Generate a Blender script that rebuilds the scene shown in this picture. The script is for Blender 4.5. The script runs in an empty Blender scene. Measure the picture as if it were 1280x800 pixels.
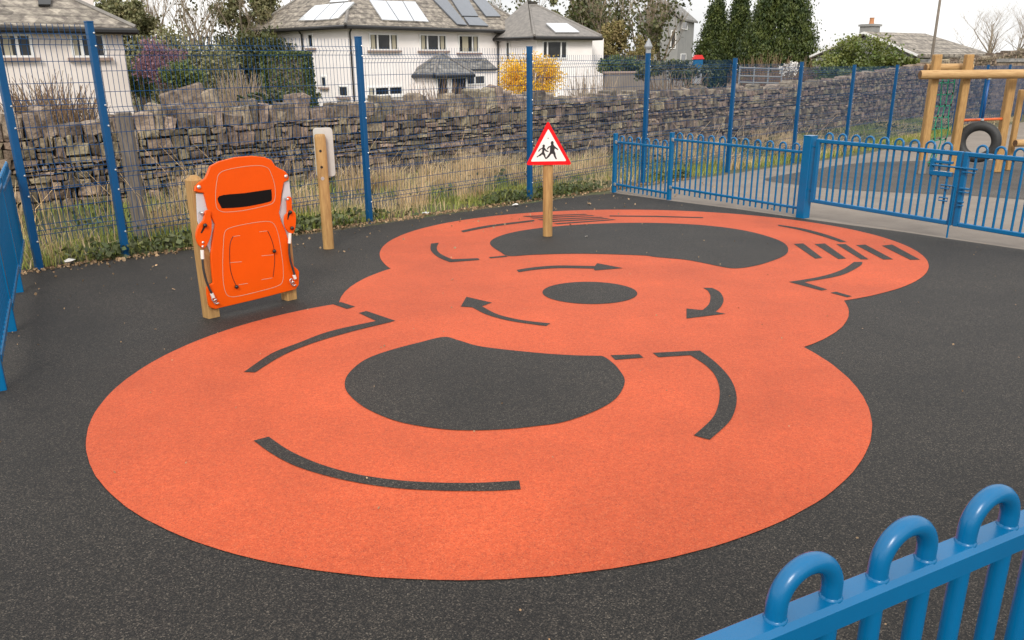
import bpy, math, random
import numpy as np
from mathutils import Vector, Matrix
from mathutils.geometry import tessellate_polygon
R_ = math.radians
rnd = random.Random(7)
C = bpy.context.scene.collection
SC = bpy.context.scene

# ------------------------------------------------------------------ camera
FOC, PITCH, ROLL, EYE = 1000.0, R_(17.9), R_(0.48), 1.6
T = math.tan(R_(2.35))                       # the play area falls away from the camera
_dn = np.array([math.sin(ROLL), math.cos(ROLL)*math.cos(PITCH), math.cos(ROLL)*math.sin(PITCH)])
_up = -_dn
_f = np.array([0, 0, 1.0]); _y = _f - (_f @ _up)*_up; _y /= np.linalg.norm(_y)
_x = np.cross(_y, _up)
RC = np.array([_x, _y, _up]).T               # world -> camera (x right, y down, z forward)
CAMP = np.array([0, 0, EYE])
cam_d = bpy.data.cameras.new('camera'); cam = bpy.data.objects.new('camera', cam_d); C.objects.link(cam)
_m = RC.T @ np.diag([1, -1, -1])
cam.matrix_world = Matrix([list(_m[i]) + [CAMP[i]] for i in range(3)] + [[0, 0, 0, 1]])
cam_d.sensor_width = 36; cam_d.lens = FOC*36/1280; cam_d.clip_start = 0.05; cam_d.clip_end = 3000
SC.camera = cam

# ------------------------------------------------------------------ sky, sun, exposure
SUN_EL, SUN_AZ = R_(36), R_(182)             # azimuth clockwise from +Y: behind the camera, a little to the left
w = bpy.data.worlds.new('World'); SC.world = w; w.use_nodes = True
nt = w.node_tree; nt.nodes.clear()
wo = nt.nodes.new('ShaderNodeOutputWorld'); bg = nt.nodes.new('ShaderNodeBackground'); bg.inputs[1].default_value = 0.10
sky = nt.nodes.new('ShaderNodeTexSky'); sky.sky_type = 'NISHITA'; sky.sun_disc = False
sky.sun_elevation = SUN_EL; sky.sun_rotation = SUN_AZ; sky.dust_density = 3
tc = nt.nodes.new('ShaderNodeTexCoord'); mp = nt.nodes.new('ShaderNodeMapping'); mp.inputs['Scale'].default_value = (1.5, 1.5, 5)
nz = nt.nodes.new('ShaderNodeTexNoise'); nz.inputs['Scale'].default_value = 1.6; nz.inputs['Detail'].default_value = 6
cr = nt.nodes.new('ShaderNodeValToRGB')
cr.color_ramp.elements[0].position = 0.35; cr.color_ramp.elements[0].color = (6.4, 6.4, 6.5, 1)
cr.color_ramp.elements[1].position = 0.62; cr.color_ramp.elements[1].color = (10.8, 10.7, 10.5, 1)
mx = nt.nodes.new('ShaderNodeMix'); mx.data_type = 'RGBA'; mx.inputs[0].default_value = 0.90
nt.links.new(tc.outputs['Generated'], mp.inputs[0]); nt.links.new(mp.outputs[0], nz.inputs[0]); nt.links.new(nz.outputs[0], cr.inputs[0])
sx_ = nt.nodes.new('ShaderNodeSeparateXYZ'); nt.links.new(tc.outputs['Generated'], sx_.inputs[0])
gr = nt.nodes.new('ShaderNodeMapRange'); gr.inputs[1].default_value = 0.0; gr.inputs[2].default_value = 1.0; gr.inputs[3].default_value = 0.80; gr.inputs[4].default_value = 1.25   # overcast: brighter overhead
nt.links.new(sx_.outputs[2], gr.inputs[0]); vm = nt.nodes.new('ShaderNodeVectorMath'); vm.operation = 'SCALE'; nt.links.new(cr.outputs[0], vm.inputs[0]); nt.links.new(gr.outputs[0], vm.inputs['Scale'])
nt.links.new(sky.outputs[0], mx.inputs['A']); nt.links.new(vm.outputs[0], mx.inputs['B'])
nt.links.new(mx.outputs['Result'], bg.inputs[0]); nt.links.new(bg.outputs[0], wo.inputs[0])
sun_d = bpy.data.lights.new('sun', 'SUN'); sun_d.energy = 1.5; sun_d.angle = R_(16); sun_d.color = (1, 0.95, 0.87)
sun = bpy.data.objects.new('sun', sun_d); C.objects.link(sun)
_s = Vector((math.sin(SUN_AZ)*math.cos(SUN_EL), math.cos(SUN_AZ)*math.cos(SUN_EL), math.sin(SUN_EL)))
sun.rotation_euler = _s.to_track_quat('Z', 'Y').to_euler()
SC.view_settings.view_transform = 'Standard'; SC.view_settings.look = 'None'
SC.view_settings.gamma = 1; SC.view_settings.exposure = 0.68; SC.view_settings.use_curve_mapping = False

# ------------------------------------------------------------------ survey helpers: a measured picture point becomes a point of the place
def ray(px, py): return RC.T @ np.array([(px-640)/FOC, (py-400)/FOC, 1.0])
def gz(x, y):
    """height of the land"""
    z = -T*y
    if y > 22: z += 0.03*(min(y, 60)-22)
    if y > 60: z += T*(y-60)
    return z
def gnd(px, py):
    d = ray(px, py); t = EYE/(-d[2]-T*d[1]); p = CAMP + t*d
    return Vector(p)
def at(px, py, Y):
    d = ray(px, py); return Vector(CAMP + d*Y/d[1])
def onp(px, py, P, n):
    d = ray(px, py); n = np.array(n); return Vector(CAMP + d*(((np.array(P)-CAMP) @ n)/(d @ n)))
def V(*a): return Vector(a)

# ------------------------------------------------------------------ materials
MATS = {}
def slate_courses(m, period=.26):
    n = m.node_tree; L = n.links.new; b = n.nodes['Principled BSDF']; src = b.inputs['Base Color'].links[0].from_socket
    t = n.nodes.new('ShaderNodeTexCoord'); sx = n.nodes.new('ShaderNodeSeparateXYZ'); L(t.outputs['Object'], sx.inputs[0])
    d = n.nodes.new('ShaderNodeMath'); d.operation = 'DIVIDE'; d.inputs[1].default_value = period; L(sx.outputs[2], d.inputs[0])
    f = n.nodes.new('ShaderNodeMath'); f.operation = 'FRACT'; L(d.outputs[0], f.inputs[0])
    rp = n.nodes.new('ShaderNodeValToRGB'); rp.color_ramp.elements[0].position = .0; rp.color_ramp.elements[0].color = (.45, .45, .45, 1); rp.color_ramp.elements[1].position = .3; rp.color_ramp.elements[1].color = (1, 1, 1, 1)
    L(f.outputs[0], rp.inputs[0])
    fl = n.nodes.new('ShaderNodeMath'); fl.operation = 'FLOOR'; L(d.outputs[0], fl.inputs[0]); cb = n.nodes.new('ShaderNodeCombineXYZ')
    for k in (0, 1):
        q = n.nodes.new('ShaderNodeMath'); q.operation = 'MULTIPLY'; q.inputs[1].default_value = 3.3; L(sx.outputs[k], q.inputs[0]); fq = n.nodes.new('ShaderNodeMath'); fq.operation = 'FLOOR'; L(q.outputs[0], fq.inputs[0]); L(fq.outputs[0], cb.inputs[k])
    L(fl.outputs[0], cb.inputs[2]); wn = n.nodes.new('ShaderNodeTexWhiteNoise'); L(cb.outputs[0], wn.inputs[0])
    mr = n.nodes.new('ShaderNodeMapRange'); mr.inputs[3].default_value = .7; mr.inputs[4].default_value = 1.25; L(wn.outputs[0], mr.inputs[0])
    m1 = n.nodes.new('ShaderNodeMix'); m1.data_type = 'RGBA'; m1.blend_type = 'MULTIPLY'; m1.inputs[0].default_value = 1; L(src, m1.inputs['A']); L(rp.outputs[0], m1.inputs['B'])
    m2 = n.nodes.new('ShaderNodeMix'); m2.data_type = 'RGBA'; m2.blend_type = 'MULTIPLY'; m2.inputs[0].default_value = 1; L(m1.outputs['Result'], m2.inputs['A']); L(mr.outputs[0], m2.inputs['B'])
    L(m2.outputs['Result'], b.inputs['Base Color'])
def mat(name, c1, c2=None, rough=0.6, scale=5.0, bump=0.0, bscale=None, island=0.0, metal=0.0, coat=0.0,
        stretch=(1, 1, 1), detail=5, lo=0.35, hi=0.65, spec=0.5, trans=0.0, hue=0.0):
    m = bpy.data.materials.new(name); m.use_nodes = True; n = m.node_tree; b = n.nodes['Principled BSDF']; L = n.links.new
    b.inputs['Roughness'].default_value = rough; b.inputs['Metallic'].default_value = metal
    b.inputs['Coat Weight'].default_value = coat; b.inputs['Coat Roughness'].default_value = 0.15
    b.inputs['Specular IOR Level'].default_value = spec
    t = n.nodes.new('ShaderNodeTexCoord'); mpn = n.nodes.new('ShaderNodeMapping'); mpn.inputs['Scale'].default_value = stretch
    L(t.outputs['Object'], mpn.inputs[0])
    col = n.nodes.new('ShaderNodeRGB'); col.outputs[0].default_value = (*c1, 1); out = col.outputs[0]
    if c2 is not None:
        no = n.nodes.new('ShaderNodeTexNoise'); no.inputs['Scale'].default_value = scale; no.inputs['Detail'].default_value = detail
        no.inputs['Roughness'].default_value = 0.65
        L(mpn.outputs[0], no.inputs[0])
        r = n.nodes.new('ShaderNodeValToRGB'); r.color_ramp.elements[0].position = lo; r.color_ramp.elements[1].position = hi
        r.color_ramp.elements[0].color = (*c1, 1); r.color_ramp.elements[1].color = (*c2, 1)
        L(no.outputs[0], r.inputs[0]); out = r.outputs[0]
    if island:
        g = n.nodes.new('ShaderNodeNewGeometry'); h = n.nodes.new('ShaderNodeHueSaturation')
        mr = n.nodes.new('ShaderNodeMapRange'); mr.inputs[3].default_value = 1-island; mr.inputs[4].default_value = 1+island
        L(g.outputs['Random Per Island'], mr.inputs[0]); L(mr.outputs[0], h.inputs['Value']); L(out, h.inputs['Color'])
        if hue:
            m2 = n.nodes.new('ShaderNodeMath'); m2.operation = 'MULTIPLY'; m2.inputs[1].default_value = 7.31
            m3 = n.nodes.new('ShaderNodeMath'); m3.operation = 'FRACT'; mr2 = n.nodes.new('ShaderNodeMapRange')
            mr2.inputs[3].default_value = 0.5-hue; mr2.inputs[4].default_value = 0.5+hue
            L(g.outputs['Random Per Island'], m2.inputs[0]); L(m2.outputs[0], m3.inputs[0]); L(m3.outputs[0], mr2.inputs[0]); L(mr2.outputs[0], h.inputs['Hue'])
        out = h.outputs[0]
    L(out, b.inputs['Base Color'])
    if trans:
        tr = n.nodes.new('ShaderNodeBsdfTranslucent'); L(out, tr.inputs[0]); mxs = n.nodes.new('ShaderNodeMixShader'); mxs.inputs[0].default_value = trans
        L(b.outputs[0], mxs.inputs[1]); L(tr.outputs[0], mxs.inputs[2]); L(mxs.outputs[0], n.nodes['Material Output'].inputs[0])
    if bump:
        nb = n.nodes.new('ShaderNodeTexNoise'); nb.inputs['Scale'].default_value = bscale or scale*3; nb.inputs['Detail'].default_value = 4
        L(mpn.outputs[0], nb.inputs[0]); bp = n.nodes.new('ShaderNodeBump'); bp.inputs['Strength'].default_value = bump; bp.inputs['Distance'].default_value = 0.02
        L(nb.outputs[0], bp.inputs['Height']); L(bp.outputs[0], b.inputs['Normal'])
    MATS[name] = m; return m

def granule(name, stops, patch, rough=0.8, sheen=0.0):
    """wet-pour rubber: crumb of a few millimetres, each crumb its own tone, with larger worn patches"""
    m = bpy.data.materials.new(name); m.use_nodes = True; n = m.node_tree; b = n.nodes['Principled BSDF']; L = n.links.new
    b.inputs['Roughness'].default_value = rough; b.inputs['Specular IOR Level'].default_value = 0.34
    b.inputs['Sheen Weight'].default_value = sheen; b.inputs['Sheen Roughness'].default_value = 0.45
    t = n.nodes.new('ShaderNodeTexCoord')
    v = n.nodes.new('ShaderNodeTexVoronoi'); v.inputs['Scale'].default_value = 235
    L(t.outputs['Object'], v.inputs['Vector'])
    sp = n.nodes.new('ShaderNodeSeparateColor'); L(v.outputs['Color'], sp.inputs[0])
    r = n.nodes.new('ShaderNodeValToRGB'); el = r.color_ramp.elements
    while len(el) < len(stops): el.new(0.5)
    for e, (p, c) in zip(el, stops): e.position = p; e.color = (*c, 1)
    L(sp.outputs[0], r.inputs[0])
    no = n.nodes.new('ShaderNodeTexNoise'); no.inputs['Scale'].default_value = 1.3; no.inputs['Detail'].default_value = 8; no.inputs['Roughness'].default_value = 0.7
    L(t.outputs['Object'], no.inputs[0])
    mr = n.nodes.new('ShaderNodeMapRange'); mr.inputs[1].default_value = 0.3; mr.inputs[2].default_value = 0.7
    mr.inputs[3].default_value = 1-patch; mr.inputs[4].default_value = 1+patch
    L(no.outputs[0], mr.inputs[0])
    n2 = n.nodes.new('ShaderNodeTexNoise'); n2.inputs['Scale'].default_value = 45; n2.inputs['Detail'].default_value = 3
    L(t.outputs['Object'], n2.inputs[0])
    mr2 = n.nodes.new('ShaderNodeMapRange'); mr2.inputs[1].default_value = 0.3; mr2.inputs[2].default_value = 0.7
    mr2.inputs[3].default_value = 0.90; mr2.inputs[4].default_value = 1.10
    L(n2.outputs[0], mr2.inputs[0])
    n3 = n.nodes.new('ShaderNodeTexNoise'); n3.inputs['Scale'].default_value = .42; n3.inputs['Detail'].default_value = 3; n3.inputs['Distortion'].default_value = 1.2
    L(t.outputs['Object'], n3.inputs[0]); mr3 = n.nodes.new('ShaderNodeMapRange'); mr3.inputs[1].default_value = 0.32; mr3.inputs[2].default_value = 0.68
    mr3.inputs[3].default_value = 1-patch*.7; mr3.inputs[4].default_value = 1+patch*.7; L(n3.outputs[0], mr3.inputs[0])
    m0 = n.nodes.new('ShaderNodeMath'); m0.operation = 'MULTIPLY'; L(mr.outputs[0], m0.inputs[0]); L(mr3.outputs[0], m0.inputs[1])
    mu = n.nodes.new('ShaderNodeMath'); mu.operation = 'MULTIPLY'; L(m0.outputs[0], mu.inputs[0]); L(mr2.outputs[0], mu.inputs[1])
    h = n.nodes.new('ShaderNodeHueSaturation'); L(r.outputs[0], h.inputs['Color']); L(mu.outputs[0], h.inputs['Value'])
    L(h.outputs[0], b.inputs['Base Color'])
    bp = n.nodes.new('ShaderNodeBump'); bp.inputs['Strength'].default_value = 0.55; bp.inputs['Distance'].default_value = 0.004
    L(sp.outputs[1], bp.inputs['Height']); L(bp.outputs[0], b.inputs['Normal'])
    MATS[name] = m; return m

granule('black_rubber', [(0, (.0016, .0014, .0011)), (.35, (.006, .005, .0041)), (.66, (.021, .0172, .0135)), (.93, (.050, .041, .032)), (1, (.12, .10, .078))], .28, .7, .015)
granule('yard_rubber', [(0, (.045, .040, .036)), (.5, (.07, .062, .055)), (.9, (.098, .087, .076)), (1, (.15, .135, .115))], .25)
granule('orange_rubber', [(0, (.33, .043, .013)), (.2, (.455, .068, .019)), (.8, (.51, .084, .025)), (.97, (.54, .12, .045)), (1, (.26, .04, .018))], .13, .75, .02)
mat('earth', (.10, .075, .045), (.07, .085, .03), .95, 1.2, .6, 30)
mat('concrete', (.17, .14, .115), (.235, .20, .165), .9, 1.6, .25, 60, detail=10, lo=.3, hi=.7)
mat('blue_paint', (.0, .105, .255), (.0, .115, .275), .27, 3, .05, 25, coat=.05, spec=.42)
mat('shaded_post_blue', (.0, .062, .175), (.0, .07, .195), .4, 3, .03, 25, spec=.35)  # same blue paint, with the shade of upright faces put into the colour
mat('blue_wire', (.001, .05, .15), None, .5, spec=.25)
mat('zinc', (.62, .63, .62), None, .35, metal=.8)
mat('pine', (.43, .25, .088), (.24, .12, .038), .65, 7, .25, 40, stretch=(6, 6, .7), detail=9, lo=.4, hi=.75)
mat('log', (.50, .32, .14), (.36, .20, .075), .65, 6, .15, 30, stretch=(.7, 6, 6))
mat('log_end', (.22, .12, .05), (.10, .05, .025), .8, 12)
mat('old_timber', (.22, .185, .15), (.12, .10, .08), .9, 8, .4, 40, stretch=(5, 5, .6))
mat('orange_plastic', (.74, .088, .001), (.70, .082, .001), .42, 4, .02, 60, spec=.22)
mat('groove', (.45, .33, .24), None, .6)
mat('grey_plastic', (.55, .56, .58), (.50, .51, .53), .4, 6)
mat('white_plastic', (.75, .74, .70), (.66, .65, .60), .4, 4)
mat('board_plastic', (.50, .485, .45), (.42, .41, .38), .5, 4)
mat('black_plastic', (.012, .012, .013), None, .3)
mat('black_rope', (.02, .02, .02), (.035, .035, .035), .7, 40)
mat('dark_glass', (.004, .004, .004), None, .6, spec=.15)
mat('sign_red', (.72, .006, .010), (.68, .006, .01), .4, 5, spec=.25)
mat('sign_white', (.80, .79, .76), (.74, .73, .69), .4, 6)
mat('sign_black', (.012, .012, .012), None, .5)
mat('wall_stone', (.095, .071, .047), (.31, .245, .168), .95, 7, 1.0, 30, island=.58, hue=.025, lo=.32, hi=.72, detail=9)
mat('wall_core', (.012, .010, .008), (.022, .018, .015), 1, 3)
mat('coping_stone', (.095, .072, .05), (.31, .25, .18), .95, 7, 1.0, 30, island=.45, hue=.02)
mat('grass', (.20, .27, .05), (.36, .37, .10), .7, 3, island=.4, hue=.02, trans=.3)
mat('dry_grass', (.82, .65, .40), (.56, .42, .235), .8, 3, island=.35, trans=.4)
mat('weed', (.05, .075, .026), (.11, .12, .045), .6, 3, island=.5, hue=.02, trans=.2)
mat('leaf_litter', (.23, .13, .06), (.42, .30, .18), .85, 30, island=.5, trans=.1)
mat('pebble', (.38, .35, .31), None, .9, island=.6)
mat('bark', (.27, .22, .155), (.17, .135, .10), .9, 10, .4)
mat('bare_twig', (.30, .23, .16), None, .9, island=.35)
mat('ivy', (.06, .075, .022), (.10, .10, .03), .5, 1.5, island=.3, hue=.02, trans=.2, lo=.42, hi=.6)
mat('evergreen', (.13, .135, .055), (.25, .23, .11), .6, 1.5, island=.3, hue=.02, trans=.2, lo=.42, hi=.6)
mat('olive_leaf', (.20, .17, .055), (.27, .21, .09), .7, 1.5, island=.3, hue=.02, trans=.2, lo=.42, hi=.6)
mat('conifer', (.028, .050, .011), (.10, .125, .026), .6, 1.6, island=.28, hue=.01, trans=.15, lo=.42, hi=.58)
mat('laurel', (.085, .12, .022), (.17, .19, .045), .45, .9, island=.3, hue=.015, trans=.2, lo=.42, hi=.6)
mat('hedge_leaf', (.07, .098, .02), (.115, .14, .034), .6, 1.5, island=.3, trans=.15, lo=.42, hi=.6)
mat('yellow_flower', (.86, .58, .02), (.80, .46, .015), .6, 4, island=.3, trans=.3)
mat('pink_flower', (.30, .16, .19), (.20, .11, .13), .7, 4, island=.4, trans=.3)
mat('red_twig', (.23, .135, .08), (.17, .125, .07), .8, 4, island=.4)
mat('render_white', (.92, .87, .845), (.865, .81, .78), .9, .9, .1, 30, detail=9)
mat('render_cream', (.80, .725, .675), (.73, .655, .605), .9, .9, .1, 30, detail=9)
mat('render_grey', (.24, .24, .235), (.30, .295, .28), .95, 1.2, .2, 30, detail=9)
mat('slate', (.13, .11, .095), (.34, .30, .245), .8, 3.5, .5, 14, stretch=(1, 1, 2.5), detail=12, lo=.38, hi=.62)
mat('dark_slate', (.12, .118, .115), (.30, .285, .26), .75, 5, .4, 14, detail=9)
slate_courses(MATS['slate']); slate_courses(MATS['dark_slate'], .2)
mat('ridge_tile', (.16, .15, .14), (.24, .22, .2), .8, 4)
mat('gutter', (.015, .014, .014), None, .35)
mat('upvc', (.78, .77, .75), None, .35)
mat('window_glass', (.018, .02, .022), (.04, .04, .04), .07, 1.2, spec=.35)
mat('curtain', (.42, .38, .28), None, .8)
mat('sill_stone', (.30, .22, .18), None, .8)
mat('solar_silver', (.72, .74, .77), None, .13, metal=.75)
mat('solar_dark', (.13, .145, .17), (.11, .125, .15), .22, 2, metal=.2, coat=.6)
mat('alu', (.7, .7, .7), None, .35, metal=.7)
mat('net_rope', (.006, .22, .12), (.01, .28, .17), .7, 40)
mat('blue_sleeve', (.006, .08, .26), None, .4)
mat('tyre_rubber', (.018, .018, .018), (.03, .03, .03), .6, 20, .2, 60)
mat('red_bar', (.62, .12, .03), (.55, .10, .025), .4, 10)
mat('terracotta', (.45, .20, .09), None, .8)
mat('steel_grey', (.30, .31, .32), None, .5, metal=.4)
mat('red_paint', (.6, .02, .02), None, .4)
mat('paper', (.75, .72, .68), None, .7)

# ------------------------------------------------------------------ mesh helpers
class MB:
    def __init__(s): s.v = []; s.f = []
    def add(s, vs, fs):
        o = len(s.v); s.v += [Vector(p) for p in vs]; s.f += [tuple(i+o for i in f) for f in fs]
        return s
    def box(s, c, sz, ax=None, ch=0.0):
        """box, optionally with chamfered edges; ax = three axis vectors"""
        c = Vector(c); ax = ax or (V(1, 0, 0), V(0, 1, 0), V(0, 0, 1)); h = [q/2 for q in sz]
        P = lambda a, b, d: c + ax[0]*a + ax[1]*b + ax[2]*d
        if ch <= 0:
            vs = [P(h[0]*i, h[1]*j, h[2]*k) for k in (-1, 1) for j in (-1, 1) for i in (-1, 1)]
            return s.add(vs, [(0, 2, 3, 1), (4, 5, 7, 6), (0, 1, 5, 4), (2, 6, 7, 3), (0, 4, 6, 2), (1, 3, 7, 5)])
        vs = []; idx = {}
        for i in (-1, 1):
            for j in (-1, 1):
                for k in (-1, 1):
                    for a in range(3):
                        e = [h[q]-(0 if q == a else ch) for q in range(3)]
                        idx[(i, j, k, a)] = len(vs); vs.append(P(i*e[0], j*e[1], k*e[2]))
        fs = []
        for a in range(3):
            b, d = (a+1) % 3, (a+2) % 3
            for sg in (-1, 1):
                q = []
                for (u, v_) in ((-1, -1), (1, -1), (1, 1), (-1, 1)):
                    t = [0, 0, 0]; t[a] = sg; t[b] = u; t[d] = v_; q.append(idx[(*t, a)])
                fs.append(tuple(q if sg > 0 else q[::-1]))
            for u in (-1, 1):
                for v_ in (-1, 1):
                    def kk(x): t = [0, 0, 0]; t[a] = x; t[b] = u; t[d] = v_; return tuple(t)
                    q = [idx[(*kk(-1), b)], idx[(*kk(1), b)], idx[(*kk(1), d)], idx[(*kk(-1), d)]]
                    fs.append(tuple(q if u*v_ > 0 else q[::-1]))
        for i in (-1, 1):
            for j in (-1, 1):
                for k in (-1, 1):
                    q = [idx[(i, j, k, 0)], idx[(i, j, k, 1)], idx[(i, j, k, 2)]]; fs.append(tuple(q if i*j*k > 0 else q[::-1]))
        return s.add(vs, fs)
    def tube(s, pts, r, n=8, cap=True, closed=False):
        pts = [Vector(p) for p in pts]; N = len(pts); rs = r if isinstance(r, (list, tuple)) else [r]*N
        up = None; vs = []; fs = []
        for i, p in enumerate(pts):
            if closed: d = pts[(i+1) % N]-pts[i-1]
            else: d = pts[min(i+1, N-1)]-pts[max(i-1, 0)]
            d.normalize()
            if up is None:
                up = V(0, 0, 1) if abs(d.z) < .9 else V(1, 0, 0)
            a = up - d*up.dot(d)
            if a.length < 1e-6: a = d.orthogonal()
            a.normalize(); up = a; b = d.cross(a)
            for k in range(n):
                t = 2*math.pi*(k+.5)/n; vs.append(p + (a*math.cos(t)+b*math.sin(t))*rs[i])
        M = N if closed else N-1
        for i in range(M):
            for k in range(n):
                k2 = (k+1) % n; j = (i+1) % N
                fs.append((i*n+k, i*n+k2, j*n+k2, j*n+k))
        if cap and not closed: fs += [tuple(range(n))[::-1], tuple(range((N-1)*n, N*n))]
        return s.add(vs, fs)
    def prism(s, poly, z0, z1, fr, ch=0.0):
        """outline (u, v) of a flat piece with a real thickness; fr = origin, u, v, n"""
        o, u, v_, n = fr; N = len(poly)
        A = sum(poly[i][0]*poly[(i+1) % N][1]-poly[(i+1) % N][0]*poly[i][1] for i in range(N))
        if A < 0: poly = poly[::-1]
        P = lambda q, z: o + u*q[0] + v_*q[1] + n*z
        tri = tessellate_polygon([[Vector((q[0], q[1], 0)) for q in poly]])
        rings = [(poly, z0), (poly, z1)]
        if ch:
            ins = []
            for i in range(N):
                a = Vector(poly[i])-Vector(poly[i-1]); b = Vector(poly[(i+1) % N])-Vector(poly[i])
                t = (a.normalized()+b.normalized()); t = t.normalized() if t.length > 1e-6 else b.normalized()
                ins.append((poly[i][0]-t.y*ch, poly[i][1]+t.x*ch))
            rings = [(poly, z0), (poly, z1-ch), (ins, z1)]
        vs = [P(q, z) for (pl, z) in rings for q in pl]; fs = []
        for k in range(len(rings)-1):
            fs += [(k*N+i, k*N+(i+1) % N, (k+1)*N+(i+1) % N, (k+1)*N+i) for i in range(N)]
        t0 = (len(rings)-1)*N
        for t in tri:
            a, b, c = t
            ar = (poly[b][0]-poly[a][0])*(poly[c][1]-poly[a][1])-(poly[c][0]-poly[a][0])*(poly[b][1]-poly[a][1])
            if ar < 0: a, b, c = a, c, b
            fs.append((t0+a, t0+b, t0+c)); fs.append((c, b, a))
        return s.add(vs, fs)
    def lathe(s, prof, fr, n=16):
        o, u, v_, a = fr; vs = []; fs = []; M = len(prof)
        for (r, z) in prof:
            for k in range(n):
                t = 2*math.pi*k/n; vs.append(o + a*z + (u*math.cos(t)+v_*math.sin(t))*r)
        for i in range(M-1):
            for k in range(n): fs.append((i*n+k, i*n+(k+1) % n, (i+1)*n+(k+1) % n, (i+1)*n+k))
        fs += [tuple(range(n))[::-1], tuple(range((M-1)*n, M*n))]
        return s.add(vs, fs)
    def sheet(s, poly):
        """flat outline on the sloping land, given as (x, y)"""
        tri = tessellate_polygon([[Vector((q[0], q[1], 0)) for q in poly]]); fs = []
        for (a, b, c) in tri:
            ar = (poly[b][0]-poly[a][0])*(poly[c][1]-poly[a][1])-(poly[c][0]-poly[a][0])*(poly[b][1]-poly[a][1])
            fs.append((a, b, c) if ar > 0 else (a, c, b))
        return s.add([(q[0], q[1], -T*q[1]) for q in poly], fs)
    def build(s, name, m, parent=None, smooth=False, org=None):
        """one mesh object; world points become local to the thing's base"""
        o = Vector(parent['_org']) if parent is not None else (Vector(org) if org is not None else V(0, 0, 0))
        me = bpy.data.meshes.new(name); me.from_pydata([p-o for p in s.v], [], s.f); me.update()
        if smooth: me.polygons.foreach_set('use_smooth', [True]*len(me.polygons))
        me.materials.append(MATS[m])
        ob = bpy.data.objects.new(name, me); C.objects.link(ob)
        if parent is not None: ob.parent = parent; ob['_org'] = list(o)
        else: ob.location = o; ob['_org'] = list(o)
        return ob
def tag(o, label=None, cat=None, group=None, kind=None):
    if label: o['label'] = label
    if cat: o['category'] = cat
    if group: o['group'] = group
    if kind: o['kind'] = kind
    return o
def thing(name, label, cat, loc, group=None):
    o = bpy.data.objects.new(name, None); C.objects.link(o); o.location = Vector(loc); o['_org'] = list(Vector(loc)); o.empty_display_size = .1
    return tag(o, label, cat, group)
def copy_part(o, loc, parent=None):
    """a copy of a part whose mesh is drawn about its own origin"""
    c = o.copy(); C.objects.link(c); p = parent or o.parent; c.parent = p; c.location = Vector(loc)-Vector(p['_org']); return c
def place(o, loc): o.location = Vector(loc)-Vector(o.parent['_org']); return o
def soft(o, ang=35):
    me = o.data; me.polygons.foreach_set('use_smooth', [True]*len(me.polygons)); me.set_sharp_from_angle(angle=R_(ang)); return o
def spline(pts, n=6, closed=False):
    """Catmull-Rom through measured points"""
    out = []; N = len(pts); M = N if closed else N-1
    for i in range(M):
        if closed: p0, p1, p2, p3 = pts[i-1], pts[i], pts[(i+1) % N], pts[(i+2) % N]
        else: p0, p1, p2, p3 = pts[max(i-1, 0)], pts[i], pts[i+1], pts[min(i+2, N-1)]
        for k in range(n):
            t = k/n
            out.append(tuple(.5*((2*b)+(-a+c)*t+(2*a-5*b+4*c-d)*t*t+(-a+3*b-3*c+d)*t**3) for a, b, c, d in zip(p0, p1, p2, p3)))
    if not closed: out.append(tuple(pts[-1]))
    return out

def quads(name, m, P, S, parent=None, org=(0, 0, 0), rng=None, aspect=1.0, flat=0.0, up=None):
    """many small leaf-sized faces (folded pairs) spread through a volume, one mesh"""
    rng = rng or np.random.default_rng(1); P = np.asarray(P, float); n = len(P)
    if parent is not None: org = parent['_org']
    P = P-np.array(org)
    d = rng.normal(size=(n, 3)); d[:, 2] *= (1-flat)
    if up is not None: d = d*.45+np.array(up)
    d /= np.linalg.norm(d, axis=1)[:, None]
    e = rng.normal(size=(n, 3)); e -= (e*d).sum(1)[:, None]*d; e /= np.linalg.norm(e, axis=1)[:, None]
    S = np.broadcast_to(S, n)[:, None]*rng.uniform(.6, 1.4, (n, 1))
    a = d*S*aspect; b = e*S*.5
    vs = np.stack([P-a*.5, P+b, P+a*.5, P-b], 1).reshape(-1, 3)
    me = bpy.data.meshes.new(name); me.vertices.add(4*n); me.vertices.foreach_set('co', vs.astype(np.float32).ravel())
    me.loops.add(4*n); me.loops.foreach_set('vertex_index', np.arange(4*n, dtype=np.int32))
    me.polygons.add(n); me.polygons.foreach_set('loop_start', np.arange(0, 4*n, 4, dtype=np.int32)); me.polygons.foreach_set('loop_total', np.full(n, 4, np.int32))
    me.update(); me.validate(); me.materials.append(MATS[m])
    o = bpy.data.objects.new(name, me); C.objects.link(o)
    if parent is not None: o.parent = parent
    else: o.location = org
    o['_org'] = list(org)
    return o

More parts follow.
